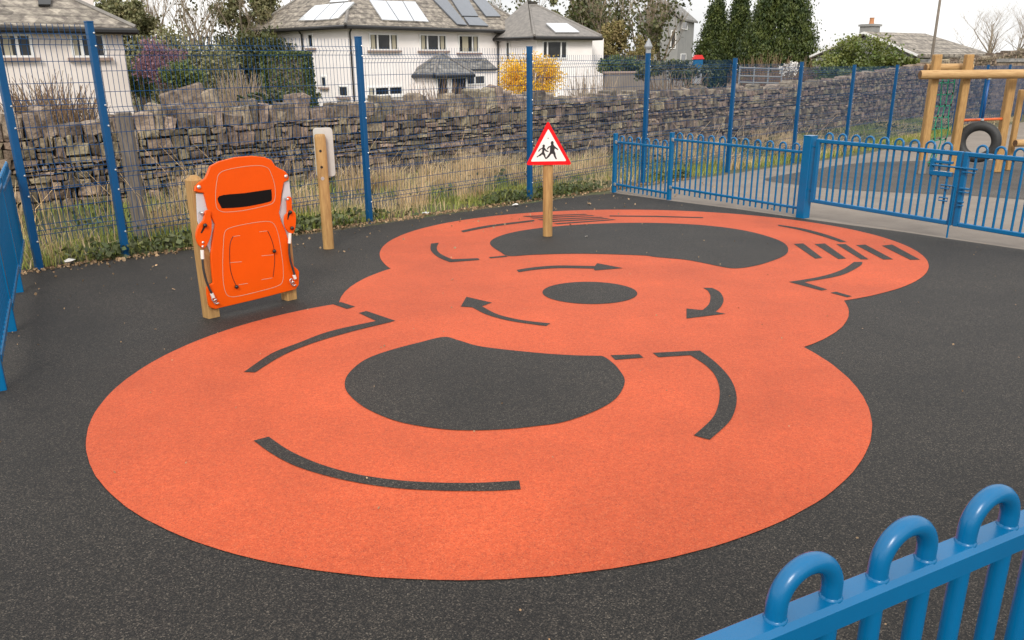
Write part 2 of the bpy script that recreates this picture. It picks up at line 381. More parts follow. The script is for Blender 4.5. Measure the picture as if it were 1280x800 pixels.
def blades(name, m, P, Hh, W, lean=.35, rng=None):
    """upright grass blades, each a bent tapering strip"""
    rng = rng or np.random.default_rng(2); P = np.asarray(P, float); n = len(P)
    an = rng.uniform(0, 2*math.pi, n); l = np.abs(rng.normal(0, lean, n)); h = Hh*rng.uniform(.5, 1.25, n); wd = W*rng.uniform(.7, 1.3, n)
    dx = np.stack([np.cos(an), np.sin(an), np.zeros(n)], 1); sd = np.stack([-np.sin(an+.6), np.cos(an+.6), np.zeros(n)], 1)*wd[:, None]*.5
    z = np.array([0, 0, 1.])
    m1 = P+dx*(l*h*.3)[:, None]+z*(h*.55)[:, None]; t1 = P+dx*(l*h*1.0)[:, None]+z*(h*(1-.25*l))[:, None]
    vs = np.stack([P-sd, P+sd, m1+sd*.8, m1-sd*.8, t1], 1).reshape(-1, 3); b = np.arange(n)*5
    fs = np.concatenate([np.stack([b, b+1, b+2, b+3], 1), ], 0).tolist()+np.stack([b+3, b+2, b+4], 1).tolist()
    me = bpy.data.meshes.new(name); me.from_pydata(vs.tolist(), [], fs); me.update(); me.materials.append(MATS[m])
    o = bpy.data.objects.new(name, me); C.objects.link(o); return o

# ================================================================== THE LAND
FP0 = V(-4.09, 8.30, 0); FD = V(2.1966, 2.2996, 0)         # mesh fence: first post and one bay
FU = FD.normalized(); FN = V(-FU.y, FU.x, 0)                # along it, and away from the play area
def fence_pt(i, off=0.0):
    p = FP0+FD*i+FN*off; p.z = gz(p.x, p.y); return p
xs = [-700, -200, -80, -40, -20, -10, -5, 0, 5, 10, 20, 40, 80, 200, 700]
ys = [-60, -10, 0, 5, 10, 16, 22, 28, 36, 48, 60, 100, 300, 1500]
b = MB(); W_ = len(xs)
b.add([(x, y, gz(x, y)-.012) for y in ys for x in xs], [(j*W_+i, j*W_+i+1, (j+1)*W_+i+1, (j+1)*W_+i) for j in range(len(ys)-1) for i in range(W_-1)])
tag(b.build('ground', 'earth'), kind='structure')
# black wet-pour surface: bounded by the verge, the concrete path and running on past the camera
edge_l = [(-14, 335), (30, 333), (90, 326), (158, 320), (240, 312), (330, 300), (400, 291), (462, 282), (530, 272), (600, 262), (662, 254), (720, 246), (768, 241)]
edge_r = [(836, 250.5), (920, 261), (1003, 273), (1060, 281), (1130, 290), (1190, 299), (1280, 312), (1400, 331)]
r1 = []
for k, q in enumerate(spline(edge_l, 8)):
    p = gnd(*q); r1.append((p.x+rnd.uniform(-.03, .03), p.y+rnd.uniform(-.03, .03)))
r2 = [gnd(*q).xy[:] for q in edge_r]
poly = r1+[tuple(q) for q in r2]+[(9, 4), (9, -4), (-9, -4), (-9, 6)]
tag(MB().sheet(poly).build('rubber_surface', 'black_rubber'), kind='structure').location.z = 0
# concrete path and yard beyond the bow top fence
rows = [(y, ) for y in [3, 4.5, 6, 7.5, 9, 10.5, 12, 13.3, 14, 15, 16.5, 18, 20, 22, 25, 28, 32, 36]]
def left_x(y):
    fx = FP0.x+(y-FP0.y)/FD.y*FD.x+.35                      # keeps clear of the mesh fence
    line = [(q[0], q[1]) for q in ([gnd(768, 241).xy[:]]+[tuple(q) for q in r2])]
    lx = None
    for (xa, ya), (xb, yb) in zip(line, line[1:]):
        if min(ya, yb) <= y <= max(ya, yb): lx = xa+(xb-xa)*(y-ya)/(yb-ya)
    if lx is None: lx = line[-1][0]+ (line[-1][1]-y)*.62 if y < line[-1][1] else -99
    return max(lx-.03, fx)
b = MB(); k = 0
for (y,) in rows:
    b.v += [V(left_x(y), y, gz(0, y)-.006), V(60, y, gz(0, y)-.006)]
b.f = [(2*i, 2*i+1, 2*i+3, 2*i+2) for i in range(len(rows)-1)]
tag(b.build('concrete_path', 'concrete'), kind='structure')
yard = [(955, 224), (1000, 215), (1060, 205), (1140, 201), (1230, 200), (1300, 201), (1420, 206), (1420, 258), (1280, 249), (1210, 244), (1140, 241), (1060, 237), (1000, 231)]
yp = [tuple(gnd(*q).xy) for q in spline(yard, 5, True)]
o = MB().sheet(yp).build('play_yard_surface', 'yard_rubber'); o.location.z = -.002; tag(o, kind='structure')

# ---- the orange roadway: three overlapping discs measured on the ground
def circ(pts):
    g = np.array([gnd(*q)[:2] for q in pts]); A = np.c_[2*g, np.ones(len(g))]; s = np.linalg.lstsq(A, (g**2).sum(1), rcond=None)[0]
    return V(s[0], s[1]), math.sqrt(s[2]+s[0]**2+s[1]**2)
cF = circ([(424,375),(334,397),(236,438),(163,482),(119.5,521),(106,553),(110,580),(129,609),(183,653),(261,684),(353,706),(461,722),(558,727),(680,722),(998,436),(1037,461),(1069.6,489),(1089,525),(1089,548),(1062,600),(1079,580),(1060,607.5),(1025.6,631.6),(953,664),(895,683),(840,700)])
cB = circ([(489.7,335),(472,320),(470.4,311),(489.7,294.5),(549,280),(638,270),(727,265),(840,264),(904,266),(989,272.5),(1059,284),(1115,300.6),(1146,316),(1156.6,329),(1152,343),(1115,361),(1062,373)])
cM = circ([(1062,382),(1059,396),(1036.5,419),(998,436),(479,340),(441,356),(423,376)])
def meet(a, b_):
    (p, r), (q, s) = a, b_; d = (q-p).length; u = (q-p)/d; x = (d*d+r*r-s*s)/(2*d); h = math.sqrt(r*r-x*x); n = V(-u.y, u.x)
    m = p+u*x; return m+n*h, m-n*h                           # left one, right one
fl, fr_ = meet(cF, cM); ml, mr_ = meet(cM, cB)
def arc(c, a, b_, n, cw):
    t0 = math.atan2(a.y-c[0].y, a.x-c[0].x); t1 = math.atan2(b_.y-c[0].y, b_.x-c[0].x)
    if cw and t1 > t0: t1 -= 2*math.pi
    if not cw and t1 < t0: t1 += 2*math.pi
    return [(c[0].x+c[1]*math.cos(t0+(t1-t0)*k/n), c[0].y+c[1]*math.sin(t0+(t1-t0)*k/n)) for k in range(n)]
outl = arc(cF, fr_, fl, 120, True)+arc(cM, fl, ml, 24, True)+arc(cB, ml, mr_, 120, True)+arc(cM, mr_, fr_, 24, True)
outl = [(x+rnd.uniform(-.0015, .0015), y+rnd.uniform(-.0015, .0015)) for x, y in outl]
o = MB().sheet(outl).build('orange_roadway', 'orange_rubber'); o.location.z = .003; tag(o, kind='structure')
# ---- dark inlaid shapes
mk = MB()
def inlay(pts, smooth=False, n=6):
    if smooth: pts = spline(pts, n, True)
    mk.sheet([tuple(gnd(*q).xy) for q in pts])
def stroke(a, b_): inlay(spline(a, 6)+spline(b_, 6)[::-1])
stroke([(336,547),(363,565),(402,582),(451,595),(514,603),(587,605),(649,602)], [(317,552),(344,571),(378,587),(431,601.5),(490,611),(548,614.6),(612,615),(651,613)])
inlay([(448.5,392),(458,389.5),(494,401.7)]+spline([(488,403.5),(441,415),(392,429.5),(353,445.5),(319,466.5)],5)+spline([(305,466),(339,443),(373,429.5),(412,415),(470,402)],5))
inlay([(416,381),(426,378.3),(444,384),(434,387)])
inlay([(815.7,442),(875,439)]+spline([(876,440),(894,453.5),(912,473),(920,492),(919.6,510),(911,529),(887,551)],5)+spline([(867,545.5),(888.5,526),(897,510),(899.5,489),(894,471),(882.5,458),(863,445)],5)+[(823,447.5)])
inlay([(763,445),(799,443.6),(804.5,448),(769,450.8)])
inlay([(555,422),(524,429),(485,439.5),(455.6,451),(436,467.7),(431,482.5),(438,496),(458.6,512),(494,527),(533,535),(574,539),(628,538),(672,533.6),(705,528.5),(743.6,515),(770,499),(781,478),(773,462),(764,453),(754,446.5),(744,445.6),(717,445),(672,442),(604,434.4),(574,426.5)], True)
cc = circ([(677,366),(796,367),(736,352),(738,381),(700,357),(775,357),(694,376),(780,377)])
mk.sheet([(cc[0].x+cc[1]*math.cos(t*math.pi/30), cc[0].y+cc[1]*math.sin(t*math.pi/30)) for t in range(60)])
inlay([(583,371.7),(615,379),(602.5,383.6)]+spline([(604,384.5),(623,394),(653,401),(688,405)],5)+spline([(682.7,408.5),(638,402),(608.5,394),(590.6,385)],5)+[(576,384)])
inlay(spline([(645.6,338),(668,334.6),(697.5,332.5),(743.5,333.2)],5)+[(746.5,329.6),(779,335.8),(743.5,338.8),(742,336.4)]+spline([(741,336.4),(697.5,335.8),(668,338),(648.5,341)],5))
inlay([(879,360.5),(890,360.5)]+spline([(891,361),(900,366),(904.4,375),(901.5,383.6),(894.5,390.6)],4)+[(907,393),(858,399),(858,386.4),(877.6,388.4)]+spline([(878.5,388),(886,381),(888,371),(884.7,364)],4))
inlay([(613,306.4),(617,299),(638,291.6),(674,285.6),(727,281),(786.6,279),(840,279.7),(890,283),(932.5,289),(966,298),(982,306),(985,314.7),(977.5,321.7),(955,330),(932.5,335),(915.6,336),(901.5,334),(876,328.7),(854,325),(820,322),(801,319.8),(727,317.7),(668,319),(637,320.7),(625,315.3)], True, 5)
inlay(spline([(548.5,304),(546,311),(550.5,317.7),(565,324.6)],4)+[(598,323.3),(599.5,325.6)]+spline([(562.4,328.4),(547.6,322),(538.7,313.8),(538.7,305)],4))
inlay([(611,322),(632,320),(635,321.5),(613,323.6)])
inlay(spline([(576,289),(608.5,282.4),(668,275.2)],4)+spline([(668,277),(614,284.2),(579,291)],4))
for (a, c, d, e) in [(653.5,271,731,268.3),(662,273,740,270),(671.5,275.3,751,272),(681,277.5,758,273.6),(692,280.3,766,275)]:
    inlay([(a, c-.55), (d, e-.5), (d+4, e+.3), (a+5, c+.6)])
inlay([(762,269.8),(820,270.2),(879,272),(879,273.1),(820,271.6),(762,271)])
inlay(spline([(972,281.3),(1003,286),(1034,294),(1058.5,303)],4)+spline([(1050.6,303.4),(1028,296),(1000,288.2),(973,282.8)],4))
for z in ([(992,305.4),(1004,304.8),(1028,323),(1019,324)],[(1018,305.7),(1031,304.8),(1057.6,323.7),(1048,324.5)],[(1045,305.7),(1057,305.7),(1085.7,324.8),(1076,324.8)],[(1070,307),(1081.5,306.2),(1116.7,324.8),(1104,325)],[(1102,307.6),(1115,306.2),(1150,325.2),(1137.8,325.4)]): inlay(z)
inlay(spline([(1067.5,328),(1050.6,338.6),(1022.5,347),(986,353)],4)+[(1026.7,364),(1034,362.5),(1005.6,353.5)]+spline([(1010,352.6),(1050.6,345),(1074.5,333.5),(1078,328)],4))
inlay([(1038,366.7),(1045,365.3),(1064.7,371),(1059,372.4)])
o = mk.build('dark_inlay_markings', 'black_rubber'); o.location.z = .006; tag(o, kind='structure')

# ---- grass verge rising behind the mesh fence to the dry stone wall
WOFF = 2.3
def verge_h(t): t = max(0, min(1, t)); return .30*t*t*(3-2*t)
b = MB(); n1, n2 = 90, 8
for i in range(n1+1):
    for j in range(n2+1):
        s = -3+18*i/n1; p = fence_pt(s, -.06+(WOFF+.5)*j/n2); p.z += verge_h((j/n2)**1.3)+(.03*math.sin(i*1.7+j)+rnd.uniform(-.02, .02) if 0 < j else -.02); b.v.append(p)
b.f = [(i*(n2+1)+j, i*(n2+1)+j+1, (i+1)*(n2+1)+j+1, (i+1)*(n2+1)+j) for i in range(n1) for j in range(n2)]
b.f = [f[::-1] for f in b.f]
tag(b.build('grass_verge', 'earth', smooth=True), kind='structure')

# ================================================================== DRY STONE WALL
def wall_top(y): return .78+(.055*(y-25) if y > 25 else 0)
wroot = thing('stone_wall', 'long dry stone wall of rough grey brown rubble running behind the blue mesh fence', 'wall', fence_pt(0, WOFF+.2))
WL0, WL1 = -9.0, 49.0
b = MB(); cp = MB(); st = MB()
def stone(mb, c, l, h, d, j=.16, lean=0.0):
    """one rough stone: a block with knocked-off front corners"""
    ax, ay, az = FU, FN, V(0, 0, 1)
    if lean: az = (az+FU*lean).normalized(); ax = (FU-az*FU.dot(az)).normalized()
    e = min(l, h)*rnd.uniform(.08, .22); vs = []
    for (yy, k) in ((-.5, e), (-.5+.10, 0), (.5, 0)):
        for (u, v_) in ((-1, -1), (0, -1.04), (1, -1), (1, 1), (rnd.uniform(-.3, .3), 1.06), (-1, 1)):
            vs.append(c+ax*(u*(l/2-k)+rnd.uniform(-j, j)*min(l, .2))+ay*(yy*d+rnd.uniform(-.02, .02))+az*(v_*(h/2-k*.7)+rnd.uniform(-j, j)*h*.8))
    fs = [(5, 4, 3, 2, 1, 0), tuple(range(12, 18))]
    for q in (0, 6): fs += [(q+i, q+6+i, q+6+(i+1) % 6, q+(i+1) % 6)[::-1] for i in range(6)]
    mb.add(vs, fs)
bay = FD.length
def bed(s_, k): return .018*math.sin(s_*1.1+k*2.3)+.012*math.sin(s_*2.9+k*1.1)+.008*math.sin(s_*7.1+k*4)
zc = -1.75; course = 0
while zc < 3.2:
    ch = rnd.choice([.055, .065, .08, .095, .11, .14, .165]); s = WL0+rnd.uniform(0, .3)
    while s < WL1:
        l = rnd.choice([.07, .09, .11, .14, .17, .22, .30])*rnd.uniform(.8, 1.2)*(.75+ch*1.6); p = fence_pt((s+l/2)/bay, WOFF); zt = wall_top(p.y)
        za, zb = zc+bed(s, course), zc+ch+bed(s, course+1)
        if zb > p.z-.12 and za < zt-.03:
            parts = [(za, min(zb, zt))]
            if ch > .11 and l < .3 and rnd.random() < .3: zm = za+(zb-za)*rnd.uniform(.35, .65); parts = [(za, zm), (zm, min(zb, zt))]
            if rnd.random() < .12: parts = [(za, min(zb+rnd.uniform(.02, .06), zt))]
            for a_, b_ in parts:
                if b_-a_ > .025: stone(st, V(p.x, p.y, (a_+b_)/2)+FN*(.15+rnd.uniform(-.032, .025)), l-rnd.uniform(.006, .026), b_-a_-rnd.uniform(.008, .026), .3, .15, rnd.uniform(-.03, .03))
        s += l
    zc += ch; course += 1
st.build('masonry', 'wall_stone', wroot)
segs = 60
for i in range(segs):
    sa = WL0+(WL1-WL0)*i/segs; sb = WL0+(WL1-WL0)*(i+1)/segs; a = fence_pt(sa/bay, WOFF+.24); c = fence_pt(sb/bay, WOFF+.24)
    m_ = (a+c)/2; zt = wall_top(m_.y)-.03; b.box(V(m_.x, m_.y, (zt+a.z-.3)/2), ((c-a).length, .28, zt-a.z+.3), (FU, FN, V(0, 0, 1)))
b.build('core', 'wall_core', wroot)
s = WL0
while s < WL1:
    l = rnd.uniform(.10, .30); h = rnd.choice([.16, .2, .24, .3, .36])*rnd.uniform(.85, 1.15); p = fence_pt((s+l/2)/bay, WOFF+.18); zt = wall_top(p.y)-.03
    if p.y > 17: h *= .55
    stone(cp, V(p.x, p.y, zt+h/2), l-.012, h, .34, .10, rnd.uniform(-.22, .22)); s += l
cp.build('coping', 'coping_stone', wroot)

# ================================================================== MESH FENCE
mf = thing('mesh_fence', 'tall blue welded mesh fence with blue posts in front of the stone wall', 'fence', fence_pt(0))
POSTH, PH = 2.34, 2.06
def mesh_panel(L, name='mesh_panel'):
    b = MB(); folds = [2.06-.14, 2.06-.74, 2.06-1.34, .14]
    prof = [(0, 0.0)]
    for zc in sorted(folds): prof += [(-.0, zc-.05), (-.032, zc), (0, zc+.05)]
    prof += [(0, 2.06)]
    prof = [(o, z) for o, z in prof]
    n = int(L/.05)
    for i in range(n+1):
        x = (L-n*.05)/2+i*.05
        b.tube([FU*x+FN*o+V(0, 0, z) for o, z in prof], .0030, 4, False)
    hz = []
    for zc in folds: hz += [(0, zc-.05), (-.032, zc), (0, zc+.05)]
    hz += [(0, z) for z in (.34, .54, 2.06-1.54, 2.06-.34, 2.06-.54, 2.06-.94, 2.06-1.14)]
    for o, z in hz: b.tube([FU*0+FN*(o-.004)+V(0, 0, z), FU*L+FN*(o-.004)+V(0, 0, z)], .0042, 4, False)
    return b
panel0 = None; post0 = None; clip0 = None
NP = 15
def add_post(p):
    global post0, clip0
    if post0 is None:
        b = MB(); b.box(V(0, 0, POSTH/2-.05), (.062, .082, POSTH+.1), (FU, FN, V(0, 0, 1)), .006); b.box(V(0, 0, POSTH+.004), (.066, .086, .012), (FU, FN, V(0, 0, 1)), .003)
        post0 = b.build('post', 'shaded_post_blue'); post0.parent = mf; post0['_org'] = mf['_org']; o = place(post0, p)
        q = MB(); q.lathe([(.010, 0), (.010, .006), (.005, .011)], (V(0, 0, 0), FU, V(0, 0, 1), -FN), 8)
        clip0 = q.build('bolt', 'zinc'); clip0.parent = post0; clip0['_org'] = [0, 0, 0]; first = True
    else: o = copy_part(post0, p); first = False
    for k, z in enumerate((POSTH-.10, POSTH-.22, POSTH-.78, POSTH-.98, POSTH-1.42, POSTH-1.62, .28)):
        if first and k == 0: c = clip0
        else: c = clip0.copy(); C.objects.link(c); c.parent = o
        c.location = -FN*.041+FU*.018+V(0, 0, z)
    return o
panel0 = mesh_panel(FD.length).build('mesh_panel', 'blue_wire'); panel0.parent = mf; panel0['_org'] = mf['_org']
SHORT = (gnd(46, 329)-fence_pt(0)); SHORT.z = 0; SL = SHORT.length
add_post(fence_pt(-SL/bay))
short = mesh_panel(SL).build('mesh_panel', 'blue_wire'); short.parent = mf; short['_org'] = mf['_org']
pp = fence_pt(-SL/bay, .043); z1 = fence_pt(0).z+POSTH-.02-PH; place(short, V(pp.x, pp.y, z1))
for i in range(NP):
    p = fence_pt(i); add_post(p)
    if i < NP-1:
        q = fence_pt(i, .043); z = fence_pt(i+1).z+POSTH-.02-PH
        if i == 0: place(panel0, V(q.x, q.y, z))
        else: copy_part(panel0, V(q.x, q.y, z))
# left of the corner post the fence turns and runs out of frame
p = fence_pt(-SL/bay)
lw = MB(); add_post(p+V(-2.2, -1.9, .08))

# ================================================================== BOW TOP FENCES AND GATES
_hoops = {}
def hoop_mesh(u, w_, z_lo, z_hi, rise, r, seg):
    """one bent bar: two legs and a half-round bow; drawn about the foot of its centre line"""
    key = (round(u.x, 3), round(u.y, 3), w_, round(z_lo, 3), round(z_hi, 3), rise, r)
    if key in _hoops: return _hoops[key], False
    R2 = w_/2; pts = [u*-R2+V(0, 0, z_lo), u*-R2+V(0, 0, z_hi+rise-R2)]
    for k in range(1, seg): t = math.pi*k/seg; pts.append(u*(-R2*math.cos(t))+V(0, 0, z_hi+rise-R2+R2*math.sin(t)))
    pts += [u*R2+V(0, 0, z_hi+rise-R2), u*R2+V(0, 0, z_lo)]
    b = MB(); b.tube(pts, r, 12 if seg > 10 else 8)
    _hoops[key] = b; return b, True
_hobj = {}
def bow_panel(root, A, u, L, z_lo, z_hi, first, n, pitch=.2, w_=.108, rail=.04, bar=.0085, rise=.105, seg=8, tail=.09, collars=False, skip=()):
    """rails at z_lo and z_hi, n bent bars between; A is the foot of the left end"""
    nrm = V(-u.y, u.x, 0); ax = (u, nrm, V(0, 0, 1)); mid = A+u*L/2
    for z in (z_hi, z_lo):
        MB().box(V(mid.x, mid.y, z), (L, rail, rail), ax, rail*.16).build('rail', 'blue_paint', root)
    b, _ = hoop_mesh(u, w_, z_lo-tail, z_hi, rise, bar, seg)
    key = id(b)
    for i in range(n):
        if i in skip: continue
        p = A+u*(first+i*pitch); loc = V(p.x, p.y, 0)
        if key not in _hobj or _hobj[key].parent is not root:
            h = b.build('hoop_bar', 'blue_paint', None); soft(h, 50); h.parent = root; h['_org'] = root['_org']; place(h, loc); _hobj[key] = h
        else: copy_part(_hobj[key], loc)
def sq_post(root, p, h, s, u, name='post', cap=True):
    nrm = V(-u.y, u.x, 0); b = MB(); b.box(V(p.x, p.y, p.z+h/2-.05), (s, s, h+.1), (u, nrm, V(0, 0, 1)), s*.06)
    o = b.build(name, 'blue_paint', root)
    if cap: MB().box(V(p.x, p.y, p.z+h+.004), (s*1.03, s*1.03, .012), (u, nrm, V(0, 0, 1)), .003).build('post_cap', 'blue_paint', o)
    return o
def flat(v): return V(v.x, v.y, 0).normalized()
# far run, from the mesh fence towards the gate
A0, A1, A2 = gnd(767.5, 240), gnd(836, 249.3), gnd(1003, 271.5)
bf = thing('bow_top_fence', 'low blue bow top fence in two stepped panels between mesh fence and gate post', 'fence', A0)
u1, u2 = flat(A1-A0), flat(A2-A1); l1, l2 = (A1.xy-A0.xy).length, (A2.xy-A1.xy).length
sq_post(bf, A0, .99, .06, u1); sq_post(bf, A1, 1.04, .06, u1)
bow_panel(bf, A0+u1*.03, u1, l1-.06, -.43, .285, .135, 6, (l1-.06)/6.25, .1, .036, .0132)
bow_panel(bf, A1+u2*.03, u2, l2-.10, -.325, .42, .14, 11, (l2-.10)/11.3, .1, .036, .0132)
for (p, z, u) in ((A0, .285, u1), (A0, -.43, u1), (A1, .42, u2), (A1, -.325, u2)):
    MB().box(V(p.x, p.y, z)+u*.045-V(-u.y, u.x, 0)*.026, (.05, .012, .05), (u, V(-u.y, u.x, 0), V(0, 0, 1)), .003).build('fixing_lug', 'zinc', bf)
G1 = gnd(1190, 298.5); ug = flat(G1-A2); ng = V(-ug.y, ug.x, 0)
gp = thing('gate_post', 'thick square blue post between the bow top fence and the gate', 'post', A2+ug*.0)
GPH = 1.075
MB().box(V(A2.x, A2.y, A2.z+GPH/2-.05), (.13, .13, GPH+.1), (ug, ng, V(0, 0, 1)), .006).build('shaft', 'blue_paint', gp)
MB().box(V(A2.x, A2.y, A2.z+GPH+.004), (.134, .134, .012), (ug, ng, V(0, 0, 1)), .003).build('cap', 'blue_paint', gp)
def gate(label, s0, s1, n, left):
    A = A2+ug*s0; L = s1-s0; root = thing('gate', label, 'gate', V(A.x, A.y, gz(A.x, A.y)), 'double gate leaves')
    zt, zb = .585, -.195; ax = (ug, ng, V(0, 0, 1))
    bow_panel(root, A+ug*.055, ug, L-.11, zb, zt, .13, n, .196, .108, .05, .0136, .105, 10, tail=-.01, skip=(9,) if left else ())
    for s in (.0275, L-.0275):
        p = A+ug*s; MB().box(V(p.x, p.y, (zt+zb)/2), (.055, .05, zt-zb+.05), ax, .006).build('stile', 'blue_paint', root)
    return root, A, zt, zb
gl, ga, zt, zb = gate('left leaf of the blue double gate, the one carrying the latch box', .105, 2.05, 10, True)
for z in (zt-.08, zb+.14):
    h = MB(); p = A2+ug*.075; h.tube([V(p.x, p.y, z)+ng*-.005, V(p.x, p.y, z)+ug*.05+ng*-.005], .011, 8).build('hinge', 'blue_paint', gl)
ax = (ug, ng, V(0, 0, 1))
p = A2+ug*2.02
lb = MB(); lp = V(p.x, p.y, 0)-ug*.19
lb.box(lp+V(0, 0, zt-.11), (.24, .045, .03), ax, .004); lb.box(lp+V(0, 0, zt-.24), (.26, .05, .05), ax, .004); lb.box(lp-ug*.11+V(0, 0, zt-.16), (.05, .044, .17), ax, .004)
lo = lb.build('latch_box', 'blue_paint', gl)
MB().tube([lp-ug*.1-ng*.03+V(0, 0, zt-.15), lp+ug*.42-ng*.03+V(0, 0, zt-.15)], .011, 8).build('slide_bolt', 'blue_paint', lo)
MB().box(lp+V(0, 0, zt-.213), (.2, .03, .004), ax).build('strip', 'zinc', lo)
for z in (zt-.36, zt-.50):
    MB().tube([lp+ug*.04-ng*.03+V(0, 0, z), lp+ug*.14-ng*.03+V(0, 0, z), lp+ug*.14-ng*.03+V(0, 0, z-.035), lp+ug*.04-ng*.03+V(0, 0, z-.035)], .009, 6, closed=True).build('bolt_loop', 'blue_paint', gl)
q = A2+ug*2.035-ng*.034; gzz = gz(q.x, q.y)
db = MB(); db.tube([V(q.x, q.y, gzz+.01), V(q.x, q.y, zb+.42), V(q.x, q.y, zb+.42)-ug*.07], .010, 8).build('drop_bolt', 'blue_paint', gl)
g2, gb, _, _ = gate('right leaf of the blue double gate, running out of the picture on the right', 2.07, 4.02, 9, False)
p = A2+ug*2.10
for z, l in ((zt-.15, .14), (zt-.37, .10), (zt-.52, .06)):
    MB().box(V(p.x, p.y, z)+ug*(l/2)-ng*.035, (l, .03, .02), ax, .004).box(V(p.x, p.y, z-.04)+ug*(l/2)-ng*.035, (l, .03, .014), ax, .003).build('keep', 'blue_paint', g2)
p = A2+ug*4.10; p.z = gz(p.x, p.y)
gp2 = thing('gate_post', 'thick square blue post at the far right end of the double gate', 'post', p)
MB().box(V(p.x, p.y, p.z+GPH/2-.05), (.13, .13, GPH+.1), ax, .006).build('shaft', 'blue_paint', gp2)

# left run, seen almost end-on
B0, B1 = gnd(34, 328), gnd(5, 488); ub = flat(B1-B0)
lf = thing('bow_top_fence', 'blue bow top fence seen almost end on at the left edge of the picture', 'fence', B0)
for s in (.0, 1.5, 2.9, 4.3):
    p = B0+ub*s+V(-ub.y, ub.x, 0)*-.015; p.z = gz(p.x, p.y)
    if s > 0: sq_post(lf, p, .98, .06, ub)
for (s0, s1) in ((.04, 1.46), (1.54, 2.86), (2.94, 4.26)):
    p = B0+ub*s0; e = B0+ub*s1; zl = gz(p.x, p.y)+.23
    n = int((s1-s0)/.2); bow_panel(lf, p, ub, s1-s0, zl, zl+.70, .13, n, (s1-s0-.05)/n, .108, .04, .0122, tail=.05)

# foreground run at the lower right
FGZ = .85-.024
def pz(px, py, z): d = ray(px, py); return Vector(CAMP+d*(z-EYE)/d[2])
f0 = pz(969, 772.5, .85); f1 = pz(1259, 655.6, .85); uf = flat(f1-f0)
fg = thing('bow_top_fence', 'close up blue bow top fence with thick hoops in the lower right corner', 'fence', V(f0.x, f0.y, gz(f0.x, f0.y)))
span = (f1.xy-f0.xy).length; pitch = (span-.108)/2
bow_panel(fg, V(f0.x, f0.y, 0)-uf*.45, uf, 2.75, FGZ-.70, FGZ, .45+.054, 10, pitch, .108, .048, .0155, .096, 24, tail=.05)
fg_col = None
for i in range(0, 10):
    for sd in (-.054, .054):
        p = V(f0.x, f0.y, .85)+uf*(.054+i*pitch+sd)
        if fg_col is None:
            fg_col = MB().lathe([(.0180, -.002), (.0172, .0008), (.0161, .0025), (.0153, .004)], (V(0, 0, 0), V(1, 0, 0), V(0, 1, 0), V(0, 0, 1)), 16).build('weld', 'blue_paint', None, True)
            fg_col.parent = fg; fg_col['_org'] = fg['_org']; place(fg_col, p)
        else: copy_part(fg_col, p)
for s in (-.48, 2.32):
    p = V(f0.x, f0.y, 0)+uf*s; p.z = gz(p.x, p.y); sq_post(fg, p, .93, .06, uf)

# ================================================================== ORANGE PLAY PANEL
RA, RB = gnd(262, 399), gnd(367, 375); ur = flat(RB-RA); nr = V(ur.y, -ur.x, 0)      # nr points to the camera side
rp = thing('play_panel', 'orange robot shaped activity panel on two timber posts, standing on the black rubber', 'play panel', (RA+RB)/2)
org = V(RA.x, RA.y, RA.z)+nr*.0
frm = (org, ur, V(0, 0, 1), nr)
def puv(px, py, off=0.0):
    p = onp(px, py, org+nr*off, nr)-org; return (p.dot(ur), p.z)
def zpt(x, y): return (220+x/3.478, 180+y/3.478)
def zuv(pts, off=0.0): return [puv(*zpt(*q), off) for q in pts]
sl = RA.z
for k, (s, hgt) in enumerate(((.048, 1.075), (.752, 1.0))):
    c = org+ur*s-nr*.055; z0 = gz(c.x, c.y)-.02; b = MB()
    b.box(V(c.x, c.y, (z0+RA.z+hgt-.03)/2), (.095, .095, RA.z+hgt-.03-z0), (ur, nr, V(0, 0, 1)), .006)
    # sloping weathered top
    t = RA.z+hgt-.03; h = .0475-.006
    b.add([V(c.x, c.y, t-.001)+ur*(i*h)+nr*(j*h) for (i, j) in ((-1, -1), (1, -1), (1, 1), (-1, 1))]+[V(c.x, c.y, t+.028)+ur*(i*h*.45)+nr*(j*h*.45) for (i, j) in ((-1, -1), (1, -1), (1, 1), (-1, 1))], [(4, 5, 6, 7)]+[(i, (i+1) % 4, 4+(i+1) % 4, 4+i) for i in range(4)])
    b.build('post', 'pine', rp)
# back plates (pale), main body, arms
body = [(83,205),(85,187),(100,170),(128,150),(138,128),(150,97),(190,76),(260,58),(330,52),(385,57),(416,70),(432,95),(450,106),(475,118),(488,134),(491,152),(484,160),(470,166),
        (460,215),(455,270),(449,300),(458,335),(476,375),(490,420),(496,470),(512,530),(530,546),(536,556),(535,612),(521,632),(350,676),(172,718),(152,712),(144,700),(136,650),(136,624),(148,612),(163,604),(156,540),(153,490),(158,430),(165,385),(172,350),(152,312),(138,275),(130,240),(122,213),(100,211)]
TH = .022
bodyo = soft(MB().prism(zuv(body, TH), 0.004, TH, frm, .004).build('body', 'orange_plastic', rp), 30)
for pts in ([(88,216),(122,216),(131,262),(142,312),(172,346),(166,398),(151,476),(140,452),(110,382),(93,332)], [(470,168),(492,163),(499,235),(503,300),(500,400),(492,434),(481,400),(462,345),(449,305),(456,262)]):
    soft(MB().prism(zuv(pts), -.006, .0035, frm, .002).build('back_plate', 'grey_plastic', rp), 30)
arms = ([(129,292),(150,290),(151,312),(156,345),(153,392),(140,430),(130,446),(118,454),(100,440),(91,420),(88,393),(98,356),(119,332)], [(484,236),(502,234),(505,282),(519,300),(522,330),(517,372),(505,390),(484,376),(473,346),(474,312),(485,296)])
